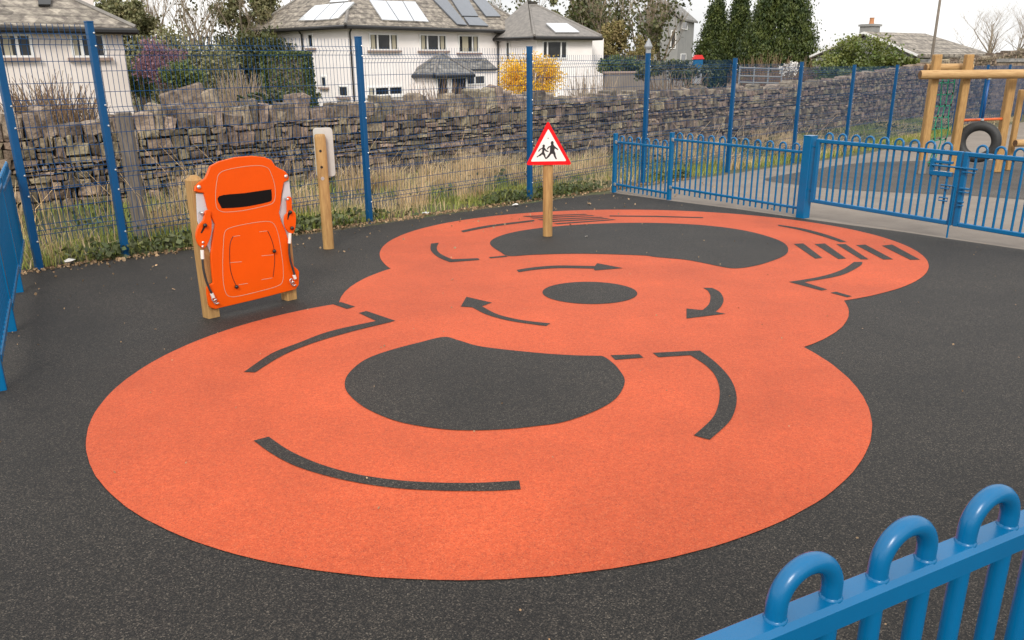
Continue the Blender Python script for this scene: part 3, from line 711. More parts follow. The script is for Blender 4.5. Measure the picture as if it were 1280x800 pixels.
for k, pts in enumerate(arms):
    a = MB().prism(zuv(spline(pts, 3, True), .04), .026, .042, frm, .003).build('arm', 'orange_plastic', rp)
    slot = ([(112,388),(106,386),(118,360),(126,348),(132,352),(124,368)], [(487,330),(484,328),(486,300),(494,296),(498,302),(492,312)])[k]
    MB().prism(zuv(slot, .042), .0425, .044, frm).build('slot', 'black_plastic', a)
    for q in (((126, 354),), ((496, 297), (504, 366)))[k]:
        u_, v_ = puv(*zpt(*q), .05); MB().lathe([(.013, .043), (.016, .052), (.013, .062), (.006, .066)], (org+ur*u_+V(0, 0, v_), ur, V(0, 0, 1), nr), 14).build('knob', 'black_plastic', a, True)
    for q in (((118, 428), (117, 446), (116, 300)), ((487, 240), ))[k]:
        u_, v_ = puv(*zpt(*q), .045); MB().lathe([(.010, .012), (.010, .045), (.005, .049)], (org+ur*u_+V(0, 0, v_), ur, V(0, 0, 1), nr), 10).build('bolt', 'zinc', a, True)
for q in ((99, 187), (477, 141)):
    u_, v_ = puv(*zpt(*q), TH); MB().lathe([(.015, TH-.001), (.015, TH+.006), (.008, TH+.010)], (org+ur*u_+V(0, 0, v_), ur, V(0, 0, 1), nr), 12).build('bolt', 'zinc', bodyo, True)
slit = spline([(187,227),(300,213),(405,198),(414,202),(416,240),(405,251),(350,264),(290,274),(210,279),(195,272)], 4, True)
MB().prism(zuv(slit, TH), TH-.001, TH+.0015, frm).build('visor', 'dark_glass', bodyo, False)
def groove(pts, m='groove', r=.0022, closed=True, name='engraved_line'):
    pl = zuv(spline(pts, 5, closed), TH); MB().tube([org+ur*u_+V(0, 0, v_)+nr*(TH-.0005) for u_, v_ in pl], r, 6, closed=closed).build(name, m, bodyo)
groove([(178,160),(186,132),(215,114),(290,99),(360,94),(398,104),(414,130),(428,175),(432,225),(422,255),(390,268),(300,288),(220,296),(190,290),(175,270),(172,215)])
groove([(212,385),(235,365),(300,349),(370,338),(408,338),(430,354),(446,400),(458,470),(466,540),(464,595),(440,618),(360,641),(280,660),(240,664),(218,650),(206,600),(203,520),(206,440)])
groove([(248,402),(236,430),(233,480),(236,540),(246,580),(262,618)], 'black_plastic', .003, False, 'bead_track')
groove([(398,378),(408,398),(420,430),(427,466),(429,510),(422,578)], 'black_plastic', .003, False, 'bead_track')
for a, c in (((250, 402), (278, 398)), ((362, 382), (396, 378)), ((232, 516), (286, 512)), ((372, 486), (424, 482)), ((272, 612), (312, 606)), ((372, 590), (418, 582))): groove([a, ((a[0]+c[0])/2, (a[1]+c[1])/2), c], 'groove', .002, False)
for q in ((263, 621), (427, 466)):
    u_, v_ = puv(*zpt(*q), TH+.01); MB().lathe([(.006, TH), (.014, TH+.006), (.016, TH+.014), (.011, TH+.022), (.004, TH+.025)], (org+ur*u_+V(0, 0, v_), ur, V(0, 0, 1), nr), 14).build('bead', 'black_plastic', bodyo, True)
for cab, fer, hx in (([(116, 500), (121, 545), (132, 590), (145, 625), (158, 652)], [((115, 462), (117, 500)), ((156, 650), (164, 668))], (173, 684)), ([(494, 430), (494, 470), (500, 510), (510, 545), (518, 574)], [((497, 388), (495, 432)), ((514, 570), (520, 586))], (510, 606))):
    pl = zuv(spline(cab, 4), .045); co = MB().tube([org+ur*u_+V(0, 0, v_)+nr*.04 for u_, v_ in pl], .0085, 8).build('cable', 'black_rope', rp, True)
    for a, c in fer:
        pl = zuv([a, c], .045); MB().tube([org+ur*u_+V(0, 0, v_)+nr*.04 for u_, v_ in pl], .0125, 10).build('ferrule', 'white_plastic', co)
    hu, hv = puv(*zpt(*hx), .045)
    for k in range(3):
        c0 = org+ur*(hu+.012*(k-1))+V(0, 0, hv+.022*(1-k))+nr*.036; t_ = .6*k
        MB().tube([c0+(ur*math.cos(q*math.pi/5)*.012+(V(0, 0, 1)*math.cos(t_)+nr*math.sin(t_))*math.sin(q*math.pi/5)*.019) for q in range(10)], .0045, 6, closed=True).build('shackle', 'zinc', co, True)

# ================================================================== CHILDREN WARNING SIGN
sp = gnd(684.5, 295.5); ts = thing('road_sign', 'red bordered triangular children crossing sign on a short round timber post', 'road sign', sp)
prof = [(.056, -.05), (.058, .3), (.057, .86), (.052, .885), (.03, .895)]
soft(MB().lathe(prof, (sp, V(1, 0, 0), V(0, 1, 0), V(0, 0, 1)), 20).build('post', 'pine', ts), 40)
vd = V(sp.x, sp.y, 0).normalized(); us = V(vd.y, -vd.x, 0); us = (us+vd*-.03).normalized(); ns = V(us.y, -us.x, 0)
so = sp+ns*.062; tf = (so, us, V(0, 0, 1), ns)
def suv(px, py):
    p = onp(px, py, so, ns)-so; return (p.dot(us), p.z)
def rtri(pts, r, n=5):
    out = []
    for i in range(3):
        a, c, d = Vector(pts[i-1]), Vector(pts[i]), Vector(pts[(i+1) % 3]); p = c+(a-c).normalized()*r; q = c+(d-c).normalized()*r
        for k in range(n+1): t = k/n; out.append(tuple(p*(1-t)**2+c*2*t*(1-t)+q*t*t))
    return out
def s7(x, y): return suv(600+x/4.706, 140+y/4.706)
T3 = [s7(400, 50), s7(270, 312), s7(541, 310)]
plate = MB().prism(rtri(T3, .035), 0, .006, tf).build('plate', 'sign_red', ts)
MB().prism(rtri([s7(402, 98), s7(298, 291), s7(509, 288)], .02), .006, .0075, tf).build('face', 'sign_white', plate)
pg = MB()
kid1 = [(424,170),(431,172),(434,180),(432,188),(436,196),(446,206),(461,218),(459,224),(440,214),(438,226),(444,242),(446,258),(453,276),(446,278),(436,262),(430,246),(420,246),(408,262),(392,276),(386,272),(400,254),(410,238),(412,222),(412,206),(404,212),(396,222),(393,216),(402,203),(414,198),(418,192),(416,182),(418,174)]
kid2 = [(374,190),(381,193),(383,200),(380,208),(384,214),(392,224),(404,230),(402,235),(388,232),(380,224),(378,236),(384,250),(386,262),(392,272),(386,277),(378,264),(372,252),(364,250),(356,258),(342,262),(336,268),(333,262),(344,255),(354,246),(364,238),(366,226),(366,216),(356,222),(346,234),(342,230),(352,216),(366,210),(369,205),(367,196)]
for k in (kid1, kid2): pg.prism([s7(*q) for q in k], .0075, .0085, tf)
pg.build('pictogram', 'sign_black', plate)
pu, pv_ = s7(401, 154); MB().lathe([(.006, .0075), (.006, .010), (.003, .012)], (so+us*pu+V(0, 0, pv_), us, V(0, 0, 1), ns), 10).build('bolt', 'sign_black', plate)

# ================================================================== TIMBER POST WITH WHITE BACK BOARD
tp = gnd(411, 310.5); tw = thing('board_post', 'timber post with a pale rounded board fixed to its back, near the mesh fence', 'post', tp)
vd = V(tp.x, tp.y, 0).normalized(); ut = V(vd.y, -vd.x, 0); nt_ = -vd
b = MB(); hh = 1.24; pr = []
for k in range(20):
    t = 2*math.pi*k/20; x, y = math.cos(t), math.sin(t); r = .064*min(1, .92/max(abs(x), abs(y), .6)); pr.append((x*r, y*r))
N_ = len(pr)
vs = []
for (z, sc) in ((-.05, 1), (hh-.035, 1), (hh-.01, .93), (hh, .8)): vs += [tp+ut*(x*sc)+nt_*(y*sc)+V(0, 0, z) for x, y in pr]
fs = [(q*N_+i, q*N_+(i+1) % N_, (q+1)*N_+(i+1) % N_, (q+1)*N_+i) for q in range(3) for i in range(N_)]+[tuple(range(3*N_, 4*N_))]
fs = [f[::-1] for f in fs]
soft(b.add(vs, fs).build('post', 'pine', tw), 40)
def rrect(w_, h_, r, cx=0, cy=0, n=5):
    out = []
    for (sx, sy, a0) in ((1, 1, 0), (-1, 1, 90), (-1, -1, 180), (1, -1, 270)):
        for k in range(n+1): a = R_(a0+90*k/n); out.append((cx+sx*(w_/2-r)+r*math.cos(a), cy+sy*(h_/2-r)+r*math.sin(a)))
    return out
bo = tp-nt_*.085+V(0, 0, 0)
MB().prism(rrect(.205, .52, .035, .034, 1.04), -.01, .012, (bo, ut, V(0, 0, 1), nt_), .003).build('board', 'board_plastic', tw)
for k, z in enumerate((1.07, .90, .78)):
    MB().lathe([(.014 if k < 2 else .019, .056), (.014 if k < 2 else .019, .0615)], (tp+V(0, 0, z)-ut*.006, ut, V(0, 0, 1), nt_), 12).build('bolt_hole' if k < 2 else 'bolt', 'black_plastic' if k < 2 else 'zinc', tw)

# old grey fence post behind the mesh
op = at(154, 140, 9.15); oz = gz(op.x, op.y)
b = MB(); b.box(V(op.x, op.y, (oz+op.z)/2), (.15, .13, op.z-oz), (V(.97, .24, 0), V(-.24, .97, 0), V(0, 0, 1)), .012)
tag(b.build('timber_post', 'old_timber', None, org=(op.x, op.y, oz)), 'weathered grey timber post behind the mesh fence at the left', 'post')

# ================================================================== CLIMBING FRAME, NET AND TYRE SWING
def ppost(A_top, Y, px_base):
    return at(*A_top, Y)
cfY = 16.75; a_t = at(1172, 68, cfY); b_t = at(1212, 68, cfY); c_t = at(1266.5, 90, cfY+.2); d_t = at(1277.5, 112, cfY+.6)
cf = thing('climbing_equipment', 'timber play structure of upright posts and round logs behind the double gate', 'climbing frame', V(a_t.x, a_t.y, gz(a_t.x, a_t.y)))
for t, s in ((a_t, .15), (b_t, .145), (c_t, .15), (d_t, .10)):
    z0 = gz(t.x, t.y); b = MB(); b.box(V(t.x, t.y, (z0+t.z)/2), (s, s, t.z-z0), None, s*.1).build('post', 'pine', cf)
    if t is a_t: MB().box(V(t.x, t.y, z0+.14), (s+.012, s+.012, .28), None, .008).build('post_foot', 'concrete', cf)
def logp(p, q, r, name='log'):
    d = (q-p).normalized(); b = MB(); b.tube([p, p+d*.02, q-d*.02, q], [r*.93, r, r, r*.93], 20); o = soft(b.build(name, 'log', cf), 40)
    e = MB(); e.lathe([(r*.86, 0), (r*.84, .004)], (p-d*.004, d.orthogonal().normalized(), d.cross(d.orthogonal()).normalized(), d), 20).build('end_grain', 'log_end', o); return o
l1a = at(1150, 93.5, cfY-.19); logp(l1a, l1a+V(4.2, .0, 0), .088)
l2a = at(1157, 84.5, cfY+.18); logp(l2a, l2a+V(1.0, .12, 0), .075)
l3 = at(1269, 179, cfY+.3); logp(l3, l3+V(2.5, .4, 0), .075)
b = MB(); z3 = at(1202, 150.5, cfY); b.tube([V(b_t.x, b_t.y, z3.z), V(c_t.x, c_t.y, z3.z+.01)], .028, 12); soft(b.build('red_bar', 'red_bar', cf))
net = thing('climbing_net', 'green rope scramble net hanging between the two left posts of the frame', 'net', V((a_t.x+b_t.x)/2, a_t.y+.1, gz(a_t.x, a_t.y)))
nb = MB(); x0, x1 = a_t.x+.06, b_t.x-.10; y_ = a_t.y+.22; zt_ = l2a.z-.05; zb_ = gz(x0, y_)+.12
for i in range(5):
    x = x0+(x1-x0)*i/4; nb.tube([V(x+.02*math.sin(k*1.3+i), y_+.02*math.sin(k+i), zt_+(zb_-zt_)*k/12) for k in range(13)], .011, 6)
for j in range(1, 9):
    z = zt_+(zb_-zt_)*j/8.5; nb.tube([V(x0+(x1-x0)*k/8, y_, z-.012*math.sin(k*math.pi/8)-.02*abs(math.sin(k*math.pi/2))) for k in range(9)], .011, 6)
nb.build('rope_grid', 'net_rope', net, True)
kn = MB().box(V(0, 0, 0), (.034, .034, .045), None, .008).build('connector', 'black_plastic'); kn.parent = net; kn['_org'] = net['_org']
for i in range(5):
    for j in range(1, 9):
        q = V(x0+(x1-x0)*i/4, y_, zt_+(zb_-zt_)*j/8.5)
        if i == 0 and j == 1: place(kn, q)
        else: copy_part(kn, q)
tyc = at(1223, 177.5, cfY-.19); ty = thing('tyre_swing', 'black tyre hanging from a blue sleeved chain under the front log', 'swing', tyc)
# tyre axis towards the camera
ta = V(-.62, -.78, 0); tu = V(-ta.y, ta.x, 0); prof = []
for k in range(25):
    t = 2*math.pi*k/24; prof.append((.325+.088*math.cos(t)*(1 if math.cos(t) > 0 else 1.15), .085*math.sin(t)*(1.0 if abs(math.cos(t)) < .8 else 1)))
b = MB(); vs = []; fs = []; n_ = 36; M_ = len(prof)-1
for i in range(n_):
    a = 2*math.pi*i/n_
    for (r, z) in prof[:-1]: vs.append(tyc+(tu*math.cos(a)+V(0, 0, 1)*math.sin(a))*r+ta*z)
fs = [(i*M_+k, i*M_+(k+1) % M_, ((i+1) % n_)*M_+(k+1) % M_, ((i+1) % n_)*M_+k) for i in range(n_) for k in range(M_)]
b.add(vs, fs).build('tyre', 'tyre_rubber', ty, True)
hk = V(tyc.x, tyc.y, l1a.z-.08)
MB().tube([V(tyc.x, tyc.y, tyc.z+.46), hk], .026, 10).build('sleeved_chain', 'blue_sleeve', ty, True)
MB().box(V(tyc.x, tyc.y, tyc.z+.44), (.06, .06, .05), None, .01).build('shackle', 'zinc', ty)
MB().box(hk, (.07, .07, .05), None, .01).build('hanger', 'zinc', ty)

# ================================================================== HOUSES
def fr_plane(P, u): return P, V(u.y, -u.x, 0)                # facade through P along u, normal to the camera side
def window(root, P, u, px, py, n_panes, sill='sill_stone', curtain=True, depth=.0, split=None):
    """window measured on a facade: frame, panes, sill"""
    nrm = V(u.y, -u.x, 0); a = onp(px[0], (py[0]+py[1])/2, P, nrm); c = onp(px[1], (py[0]+py[1])/2, P, nrm)
    m = ((px[0]+px[1])/2); zt_, zb_ = onp(m, py[0], P, nrm).z, onp(m, py[1], P, nrm).z
    L = (c-a).dot(u); mid = (a+c)/2; h = zt_-zb_; zc = (zt_+zb_)/2; ax = (u, nrm, V(0, 0, 1)); mid = V(mid.x, mid.y, zc)
    f = MB(); t = .07
    f.box(mid+nrm*.02+V(0, 0, h/2-t/2), (L, .09, t), ax); f.box(mid+nrm*.02-V(0, 0, h/2-t/2), (L, .09, t), ax)
    cuts = split or [k/n_panes for k in range(n_panes+1)]
    for k, q in enumerate(cuts):
        x = -L/2+L*q; x = min(max(x, -L/2+t/2), L/2-t/2); f.box(mid+u*x+nrm*.022, (t*1.25, .09, h-2*t+.002), ax)
    fo = f.build('window', 'upvc', root)
    MB().box(mid+nrm*.004, (L-.05, .03, h-.05), ax).build('glazing', 'window_glass', fo)
    if curtain:
        for k in (0, len(cuts)-2):
            w_ = (cuts[k+1]-cuts[k])*L; x = -L/2+L*(cuts[k]+cuts[k+1])/2
            if rnd.random() < .45: continue
            MB().box(mid+u*x+nrm*.021, (w_*.42, .006, h*.84), ax).build('curtain', 'curtain', fo)
    if sill: MB().box(mid-V(0, 0, h/2+.05)+nrm*.07, (L+.3, .2, .1), ax).build('sill', sill, fo)
    return fo
def gutter(root, a, c, r=.11): return MB().tube([a, c], r, 8).build('gutter', 'gutter', root)
def downpipe(root, p, z0, z1, nrm): return MB().tube([V(p.x, p.y, z1)+nrm*.35, V(p.x, p.y, z1-.3)+nrm*.1, V(p.x, p.y, z0)+nrm*.1], .05, 6).build('downpipe', 'gutter', root)
def block(root, C0, u, L, dpt, z0, z1, m, name='wall'):
    nrm = V(-u.y, u.x, 0); c = C0+u*L/2+nrm*dpt/2; return MB().box(V(c.x, c.y, (z0+z1)/2), (L, dpt, z1-z0), (u, nrm, V(0, 0, 1))).build(name, m, root)
def hip(root, C0, u, L, dpt, ze, zr, m, over=.4, ridge=None, name='roof'):
    """hipped roof over a rectangle; C0 front-left corner, u along the front"""
    n = V(-u.y, u.x, 0); P = lambda a, b_, z: V(C0.x, C0.y, 0)+u*a+n*b_+V(0, 0, z)
    r = ridge if ridge is not None else dpt/2
    e = [P(-over, -over, ze), P(L+over, -over, ze), P(L+over, dpt+over, ze), P(-over, dpt+over, ze)]
    g = [P(r, dpt/2, zr), P(L-r, dpt/2, zr)]
    lo = [q-V(0, 0, .16) for q in e]
    b = MB().add(e+g+lo, [(0, 1, 5, 4), (1, 2, 5), (2, 3, 4, 5), (3, 0, 4), (6, 7, 1, 0), (7, 8, 2, 1), (8, 9, 3, 2), (9, 6, 0, 3), (9, 8, 7, 6)])
    ro = b.build(name, m, root)
    rb = MB()
    for a, c in ((e[0], g[0]), (e[1], g[1]), (e[2], g[1]), (e[3], g[0]), (g[0], g[1])):
        if (a-c).length > .05: rb.tube([a, c], .09, 6)
    rb.build('ridge_tiles', 'ridge_tile', ro)
    for a, c in ((0, 1), (3, 0), (1, 2)): gutter(root, lo[a]+V(0, 0, .02)-n*(.06 if a == 0 else 0), lo[c]+V(0, 0, .02)-n*(.06 if a == 0 else 0))
    return ro
def courses(root_roof, C0, u, L, dpt, ze, zr, over, step=.42):
    pass
def slab(root, roof_pts, pxs, m, name, th=.08, frame=None, parent=None):
    """panel lying on a roof slope, its corners measured on that slope"""
    A, B, D = roof_pts; n = (B-A).cross(D-A).normalized()
    if n.z < 0: n = -n
    q = [onp(px, py, A, n) for px, py in pxs]; up = n*th
    b = MB().add([p+n*.03 for p in q]+[p+n*.03+up for p in q], [(0, 1, 2, 3)[::-1], (4, 5, 6, 7)]+[(i, (i+1) % 4, 4+(i+1) % 4, 4+i) for i in range(4)])
    return b.build(name, m, parent or root)

# ---- white house in the middle
mc = at(434, 33, 44); mr2 = at(622, 39, 52.5); um = flat(mr2-mc); nm = V(-um.y, um.x, 0); nmf = -nm
ze = mc.z; LM = (mr2-mc).dot(um)
mh = thing('white_house', 'large white rendered house with hipped slate roof and solar panels behind the wall', 'house', V(mc.x, mc.y, gz(mc.x, mc.y)))
MC = V(mc.x, mc.y, 0); z0h = gz(mc.x, mc.y)-.6; DM = 8.2
block(mh, MC, um, LM, DM, z0h, ze, 'render_white')
zr = ze+3.7
roof = hip(mh, MC, um, LM+2.5, DM, ze+.1, zr, 'slate', .45)
P = lambda a, b_, z: V(MC.x, MC.y, 0)+um*a+nm*b_+V(0, 0, z)
frontS = (P(-.45, -.45, ze+.1), P(LM+2.95, -.45, ze+.1), P(DM/2, DM/2, zr)); leftS = (P(-.45, -.45, ze+.1), P(-.45, DM+.45, ze+.1), P(DM/2, DM/2, zr))
for pxs in ([(461,2),(481,3),(497,27.5),(477,26.5)], [(482,3),(502,3.5),(516,28),(498,27.5)], [(503,3.5),(518,4),(535,29),(517,28)]): slab(mh, frontS, pxs, 'solar_silver', 'solar_panel', parent=roof)
for pxs in ([(540,0),(556,-1),(583,33),(571,32)], [(563,0),(584,0),(597,22),(577,21.5)], [(579,23),(598,23.5),(610,34),(586,33)], [(588,-2),(603,-2),(625,22),(607,22)]): slab(mh, frontS, pxs, 'solar_dark', 'solar_panel', parent=roof)
for pxs in ([(374,27.5),(395,9),(414,7),(394,27)], [(395,27),(415,7),(431,5.5),(413,26)], [(414,26),(432,5.5),(444,4.5),(424,24.5)], [(413,5),(420,-4),(440,-4),(436,3.5)]): slab(mh, leftS, pxs, 'solar_silver', 'solar_panel', parent=roof)
window(mh, MC, um, (461, 497), (42, 63), 3, split=[0, .28, .72, 1]); window(mh, MC, um, (524, 557.5), (43, 63.5), 3, split=[0, .28, .7, 1]); window(mh, MC, um, (572.5, 598), (44, 66), 2, split=[0, .68, 1])
window(mh, MC, um, (459, 503), (108, 119.5), 3, 'upvc', split=[0, .2, .6, 1])
for px, z1 in ((437, ze), (621, ze)):
    p = onp(px, 60, MC, nmf); downpipe(mh, p, z0h, z1, nmf)
ul = nm*-1.0                                                  # left end wall, running away to the left
PL = MC
window(mh, PL, V(ul.x, ul.y, 0), (385.5, 392.5), (42, 60), 1, curtain=False) ; window(mh, PL, V(ul.x, ul.y, 0), (402, 409), (95, 109), 1, curtain=False); window(mh, PL, V(ul.x, ul.y, 0), (424, 436), (107, 121), 1, curtain=False)
p = onp(380, 60, MC, V(-um.x, -um.y, 0)); downpipe(mh, p, z0h, ze, -um)
# porch bay with its own hipped slate roof
ba = onp(510, 92, MC, nmf); bz = onp(545, 92, MC-nm*1.4, nmf).z; s0 = (ba-MC).dot(um)+.6
BA = MC+um*s0-nm*1.5
block(mh, BA, um, 2.6, 1.5, z0h, bz, 'render_white', 'porch_wall'); hip(mh, BA, um, 2.6, 1.5, bz, bz+1.05, 'dark_slate', .25, 1.2, 'porch_roof')
for (a, c) in ((.12, 1.0), (1.2, 2.5)):
    q0 = BA+um*a; q1 = BA+um*c; L_ = c-a; f = MB(); md = (q0+q1)/2; axm = (um, nm, V(0, 0, 1)); zc = bz-.75
    for q in (-L_/2+.04, L_/2-.04): f.box(V(md.x, md.y, zc)+um*q-nm*.02, (.08, .1, 1.1), axm)
    for q in (-.51, .51): f.box(V(md.x, md.y, zc+q)-nm*.021, (L_-.16, .1, .08), axm)
    fo = f.build('porch_window', 'upvc', mh); MB().box(V(md.x, md.y, zc)-nm*.005, (L_-.1, .03, 1.0), axm).build('glazing', 'window_glass', fo)
# lean-to roof beside it
b = MB(); s1 = s0+3.0; s2 = min(LM-.1, s1+2.7); zl = onp(597, 86, MC-nm*.9, nmf).z; Pq = lambda a, b_, z: V(MC.x, MC.y, z)+um*a-nm*b_
b.add([Pq(s1, 1.0, zl), Pq(s2, 1.0, zl), Pq(s2, .02, zl+.62), Pq(s1, .02, zl+.62), Pq(s1, 1.0, zl-.1), Pq(s2, 1.0, zl-.1), Pq(s2, .02, zl-.1), Pq(s1, .02, zl-.1)], [(0, 1, 2, 3), (4, 5, 1, 0), (5, 6, 2, 1), (7, 4, 0, 3), (7, 6, 5, 4)]).build('lean_to_roof', 'dark_slate', mh)
gutter(mh, Pq(s1-.05, 1.05, zl-.05), Pq(s2+.05, 1.05, zl-.05), .06)
window(mh, MC-nm*.9+V(0,0,0), um, (580, 606), (94, 106), 2, None, False)
block(mh, MC+um*s1-nm*.9, um, s2-s1, .88, z0h, zl-.1, 'render_white', 'lean_to_wall')

# ---- white annex on its right
ac = at(671, 46.5, 50); ar = at(744, 46.5, 52.0); ua = flat(ar-ac); na = V(-ua.y, ua.x, 0); AC = V(ac.x, ac.y, 0)
an = thing('white_annex', 'lower white annex with grey hipped roof and skylight on the right of the large house', 'house', V(ac.x, ac.y, gz(ac.x, ac.y)))
LA = (ar-ac).dot(ua)-.2; za = ac.z
block(an, AC, ua, LA, 7.5, z0h, za, 'render_white'); aroof = hip(an, AC, ua, LA, 7.5, za+.08, za+2.0, 'render_grey' if False else 'ridge_tile', .4, LA*.42)
al = at(614, 47.5, 53); ul2 = flat(AC-V(al.x, al.y, 0)); AL = V(al.x, al.y, 0)
block(an, AL, ul2, (AC-AL).length-.02, 6.0, z0h, za-.01, 'render_white', 'side_wall')
nl2 = V(-ul2.y, ul2.x, 0)
b = MB(); e0 = AL-ul2*.2-nl2*.4; e1 = AC-nl2*.4-ul2*.0; zt2 = za+2.3
b.add([V(e0.x, e0.y, za+.05), V(e1.x, e1.y, za+.05), V(*(AC+na*3.7+ua*1.5).xy, zt2), V(*(AL+nl2*4.2).xy, zt2), V(e0.x, e0.y, za-.1), V(e1.x, e1.y, za-.1)], [(0, 1, 2, 3), (4, 5, 1, 0)]).build('side_roof', 'ridge_tile', an)
gutter(an, V(e0.x, e0.y, za-.06), V(e1.x, e1.y, za-.06))
window(an, AC, ua, (677.5, 708.5), (51, 73.5), 3, None, False, split=[0, .2, .75, 1])
window(an, AL, ul2, (633, 638), (52, 77), 1, None, False)
aS = (V(*(AC-ua*.4-na*.4).xy, za+.08), V(*(AC+ua*(LA+.4)-na*.4).xy, za+.08), V(*(AC+ua*LA*.42+na*3.75).xy, za+2.08))
slab(an, aS, [(682, 31), (708, 31), (724, 42), (694, 42)], 'solar_silver', 'skylight', parent=aroof)

# ---- pale house at the left edge
hc = at(152, 38, 30); hl = at(0, 36, 27.3); uh = flat(hc-hl); nh = V(-uh.y, uh.x, 0)
LH = 16.0; HC = V(hc.x, hc.y, 0)-uh*LH; zh = hc.z
lh = thing('cream_house', 'pale rendered house with brown slate hipped roof at the left edge of the picture', 'house', V(hc.x, hc.y, gz(hc.x, hc.y)))
block(lh, HC, uh, LH, 8.5, z0h, zh, 'render_cream'); lroof = hip(lh, HC, uh, LH, 8.5, zh+.1, zh+3.3, 'slate', .35, 4.6)
window(lh, HC, uh, (-3, 40), (42, 72), 2, split=[0, .52, 1] if False else [0, .55, 1]); window(lh, HC, uh, (88, 131), (42, 72), 3, split=[0, .3, .68, 1])
ch = at(103, 4, 33); b = MB(); b.box(V(ch.x, ch.y, ch.z+.3), (.6, .6, 2.6), (uh, nh, V(0, 0, 1))).build('chimney', 'render_cream', lroof)
lS = (V(*(HC-nh*.35).xy, zh+.1), V(*(HC+uh*LH-nh*.35).xy, zh+.1), V(*(HC+uh*5+nh*4.25).xy, zh+3.3))
slab(lh, lS, [(46, -4), (64, -4), (63, 9), (48, 9)], 'window_glass', 'roof_window', parent=lroof)

# ---- grey house far back
gc = at(849, 25, 78); ggl = at(797, 22, 76.5); ugg = flat(gc-ggl); ngg = V(-ugg.y, ugg.x, 0); GL = V(ggl.x, ggl.y, 0); LG = (gc-ggl).dot(ugg); zg = at(866, 24, 80).z
gh = thing('grey_house', 'tall grey rendered house with a steep gable, far behind the trees', 'house', V(gc.x, gc.y, gz(gc.x, gc.y)))
grw = at(867, 24, 84); ug2 = flat(V(grw.x, grw.y, 0)-V(gc.x, gc.y, 0)); DG = 7.0
b = MB(); PG = lambda a, b_, z: V(GL.x, GL.y, 0)+ugg*a+ug2*b_+V(0, 0, z)
zrg = at(833, 4, 77.5).z; zlo = gz(gc.x, gc.y)-.5; aR = LG*.55
b.add([PG(0, 0, zlo), PG(LG, 0, zlo), PG(LG, 0, zg), PG(aR, 0, zrg), PG(0, 0, zg), PG(0, DG, zlo), PG(LG, DG, zlo), PG(LG, DG, zg), PG(aR, DG, zrg), PG(0, DG, zg)], [(0, 1, 2, 3, 4), (1, 6, 7, 2), (6, 5, 9, 8, 7), (5, 0, 4, 9), (2, 7, 8, 3), (3, 8, 9, 4)]).build('wall', 'render_grey', gh)
b = MB()
for (a0, z_a, a1, z_b) in ((-.35, zg-.3, aR, zrg), (aR, zrg, LG+.35, zg-.3)):
    b.add([PG(a0, -.3, z_a+.12), PG(a1, -.3, z_b+.12), PG(a1, DG+.3, z_b+.12), PG(a0, DG+.3, z_a+.12), PG(a0, -.3, z_a+.3), PG(a1, -.3, z_b+.3), PG(a1, DG+.3, z_b+.3), PG(a0, DG+.3, z_a+.3)], [(0, 1, 2, 3), (4, 5, 6, 7), (0, 1, 5, 4), (2, 3, 7, 6), (3, 0, 4, 7), (1, 2, 6, 5)])
b.build('roof', 'dark_slate', gh)
GCp = V(gc.x, gc.y, 0)
window(gh, GCp, ug2, (852, 859), (22, 37), 1, None, False); window(gh, GCp, ug2, (850.5, 857), (67, 77), 1, None, False); window(gh, GL, ugg, (838, 844.5), (38, 61), 1, None, False)

# ---- bungalow at the right
ra = at(1080, 39.5, 52); rb_ = at(1157, 39, 57); ur_ = flat(rb_-ra); nr_ = V(-ur_.y, ur_.x, 0); LR = (rb_-ra).dot(ur_)
bg_ = thing('bungalow', 'grey roofed bungalow with a chimney behind the round green shrub', 'house', V(ra.x, ra.y, gz(ra.x, ra.y)))
ee = at(1112, 67, 49.6); hw = 3.5; ze_ = ee.z; zr_ = ra.z
PB = lambda a, b_, z: V(ra.x, ra.y, 0)+ur_*a+nr_*b_+V(0, 0, z)
z0b = gz(ra.x, ra.y)-.6; w_ = hw-.35
b = MB().add([PB(.3, -w_, z0b), PB(.3, -w_, ze_), PB(.3, 0, zr_-.25), PB(.3, w_, ze_), PB(.3, w_, z0b), PB(LR+2, -w_, z0b), PB(LR+2, -w_, ze_), PB(LR+2, 0, zr_-.25), PB(LR+2, w_, ze_), PB(LR+2, w_, z0b)], [(0, 1, 2, 3, 4)[::-1], (0, 5, 6, 1), (5, 9, 8, 7, 6), (4, 3, 8, 9)])
b.build('wall', 'render_grey', bg_)
b = MB()
for sg in (-1, 1):
    q = [PB(0, sg*hw, ze_-.05), PB(LR+2.3 if True else LR, sg*hw, ze_-.05), PB(LR, 0, zr_), PB(0, 0, zr_)]
    b.add(q+[p-V(0, 0, .2) for p in q], [(0, 1, 2, 3), (7, 6, 5, 4), (0, 4, 5, 1), (3, 2, 6, 7), (0, 3, 7, 4), (1, 5, 6, 2)])
q = [PB(LR+2.3, -hw, ze_-.05), PB(LR+2.3, hw, ze_-.05), PB(LR, 0, zr_)]; b.add(q, [(0, 1, 2)])
broof = b.build('roof', 'slate', bg_)
b = MB()
for sg in (-1, 1):
    a_, c_ = PB(-.03, sg*hw, ze_-.12), PB(-.03, 0, zr_-.06); d_ = (c_-a_).normalized(); b.box((a_+c_)/2, ((c_-a_).length, .05, .12), (d_, V(*ur_), d_.cross(ur_)))
b.build('bargeboard', 'upvc', bg_)
cb = at(1086, 47, 53.5); b = MB(); b.box(V(cb.x, cb.y, cb.z-.1), (1.0, .8, 1.8), (ur_, nr_, V(0, 0, 1))); b.box(V(cb.x, cb.y, cb.z+.72), (1.16, .96, .12), (ur_, nr_, V(0, 0, 1)))
cho = b.build('chimney', 'render_grey', broof)
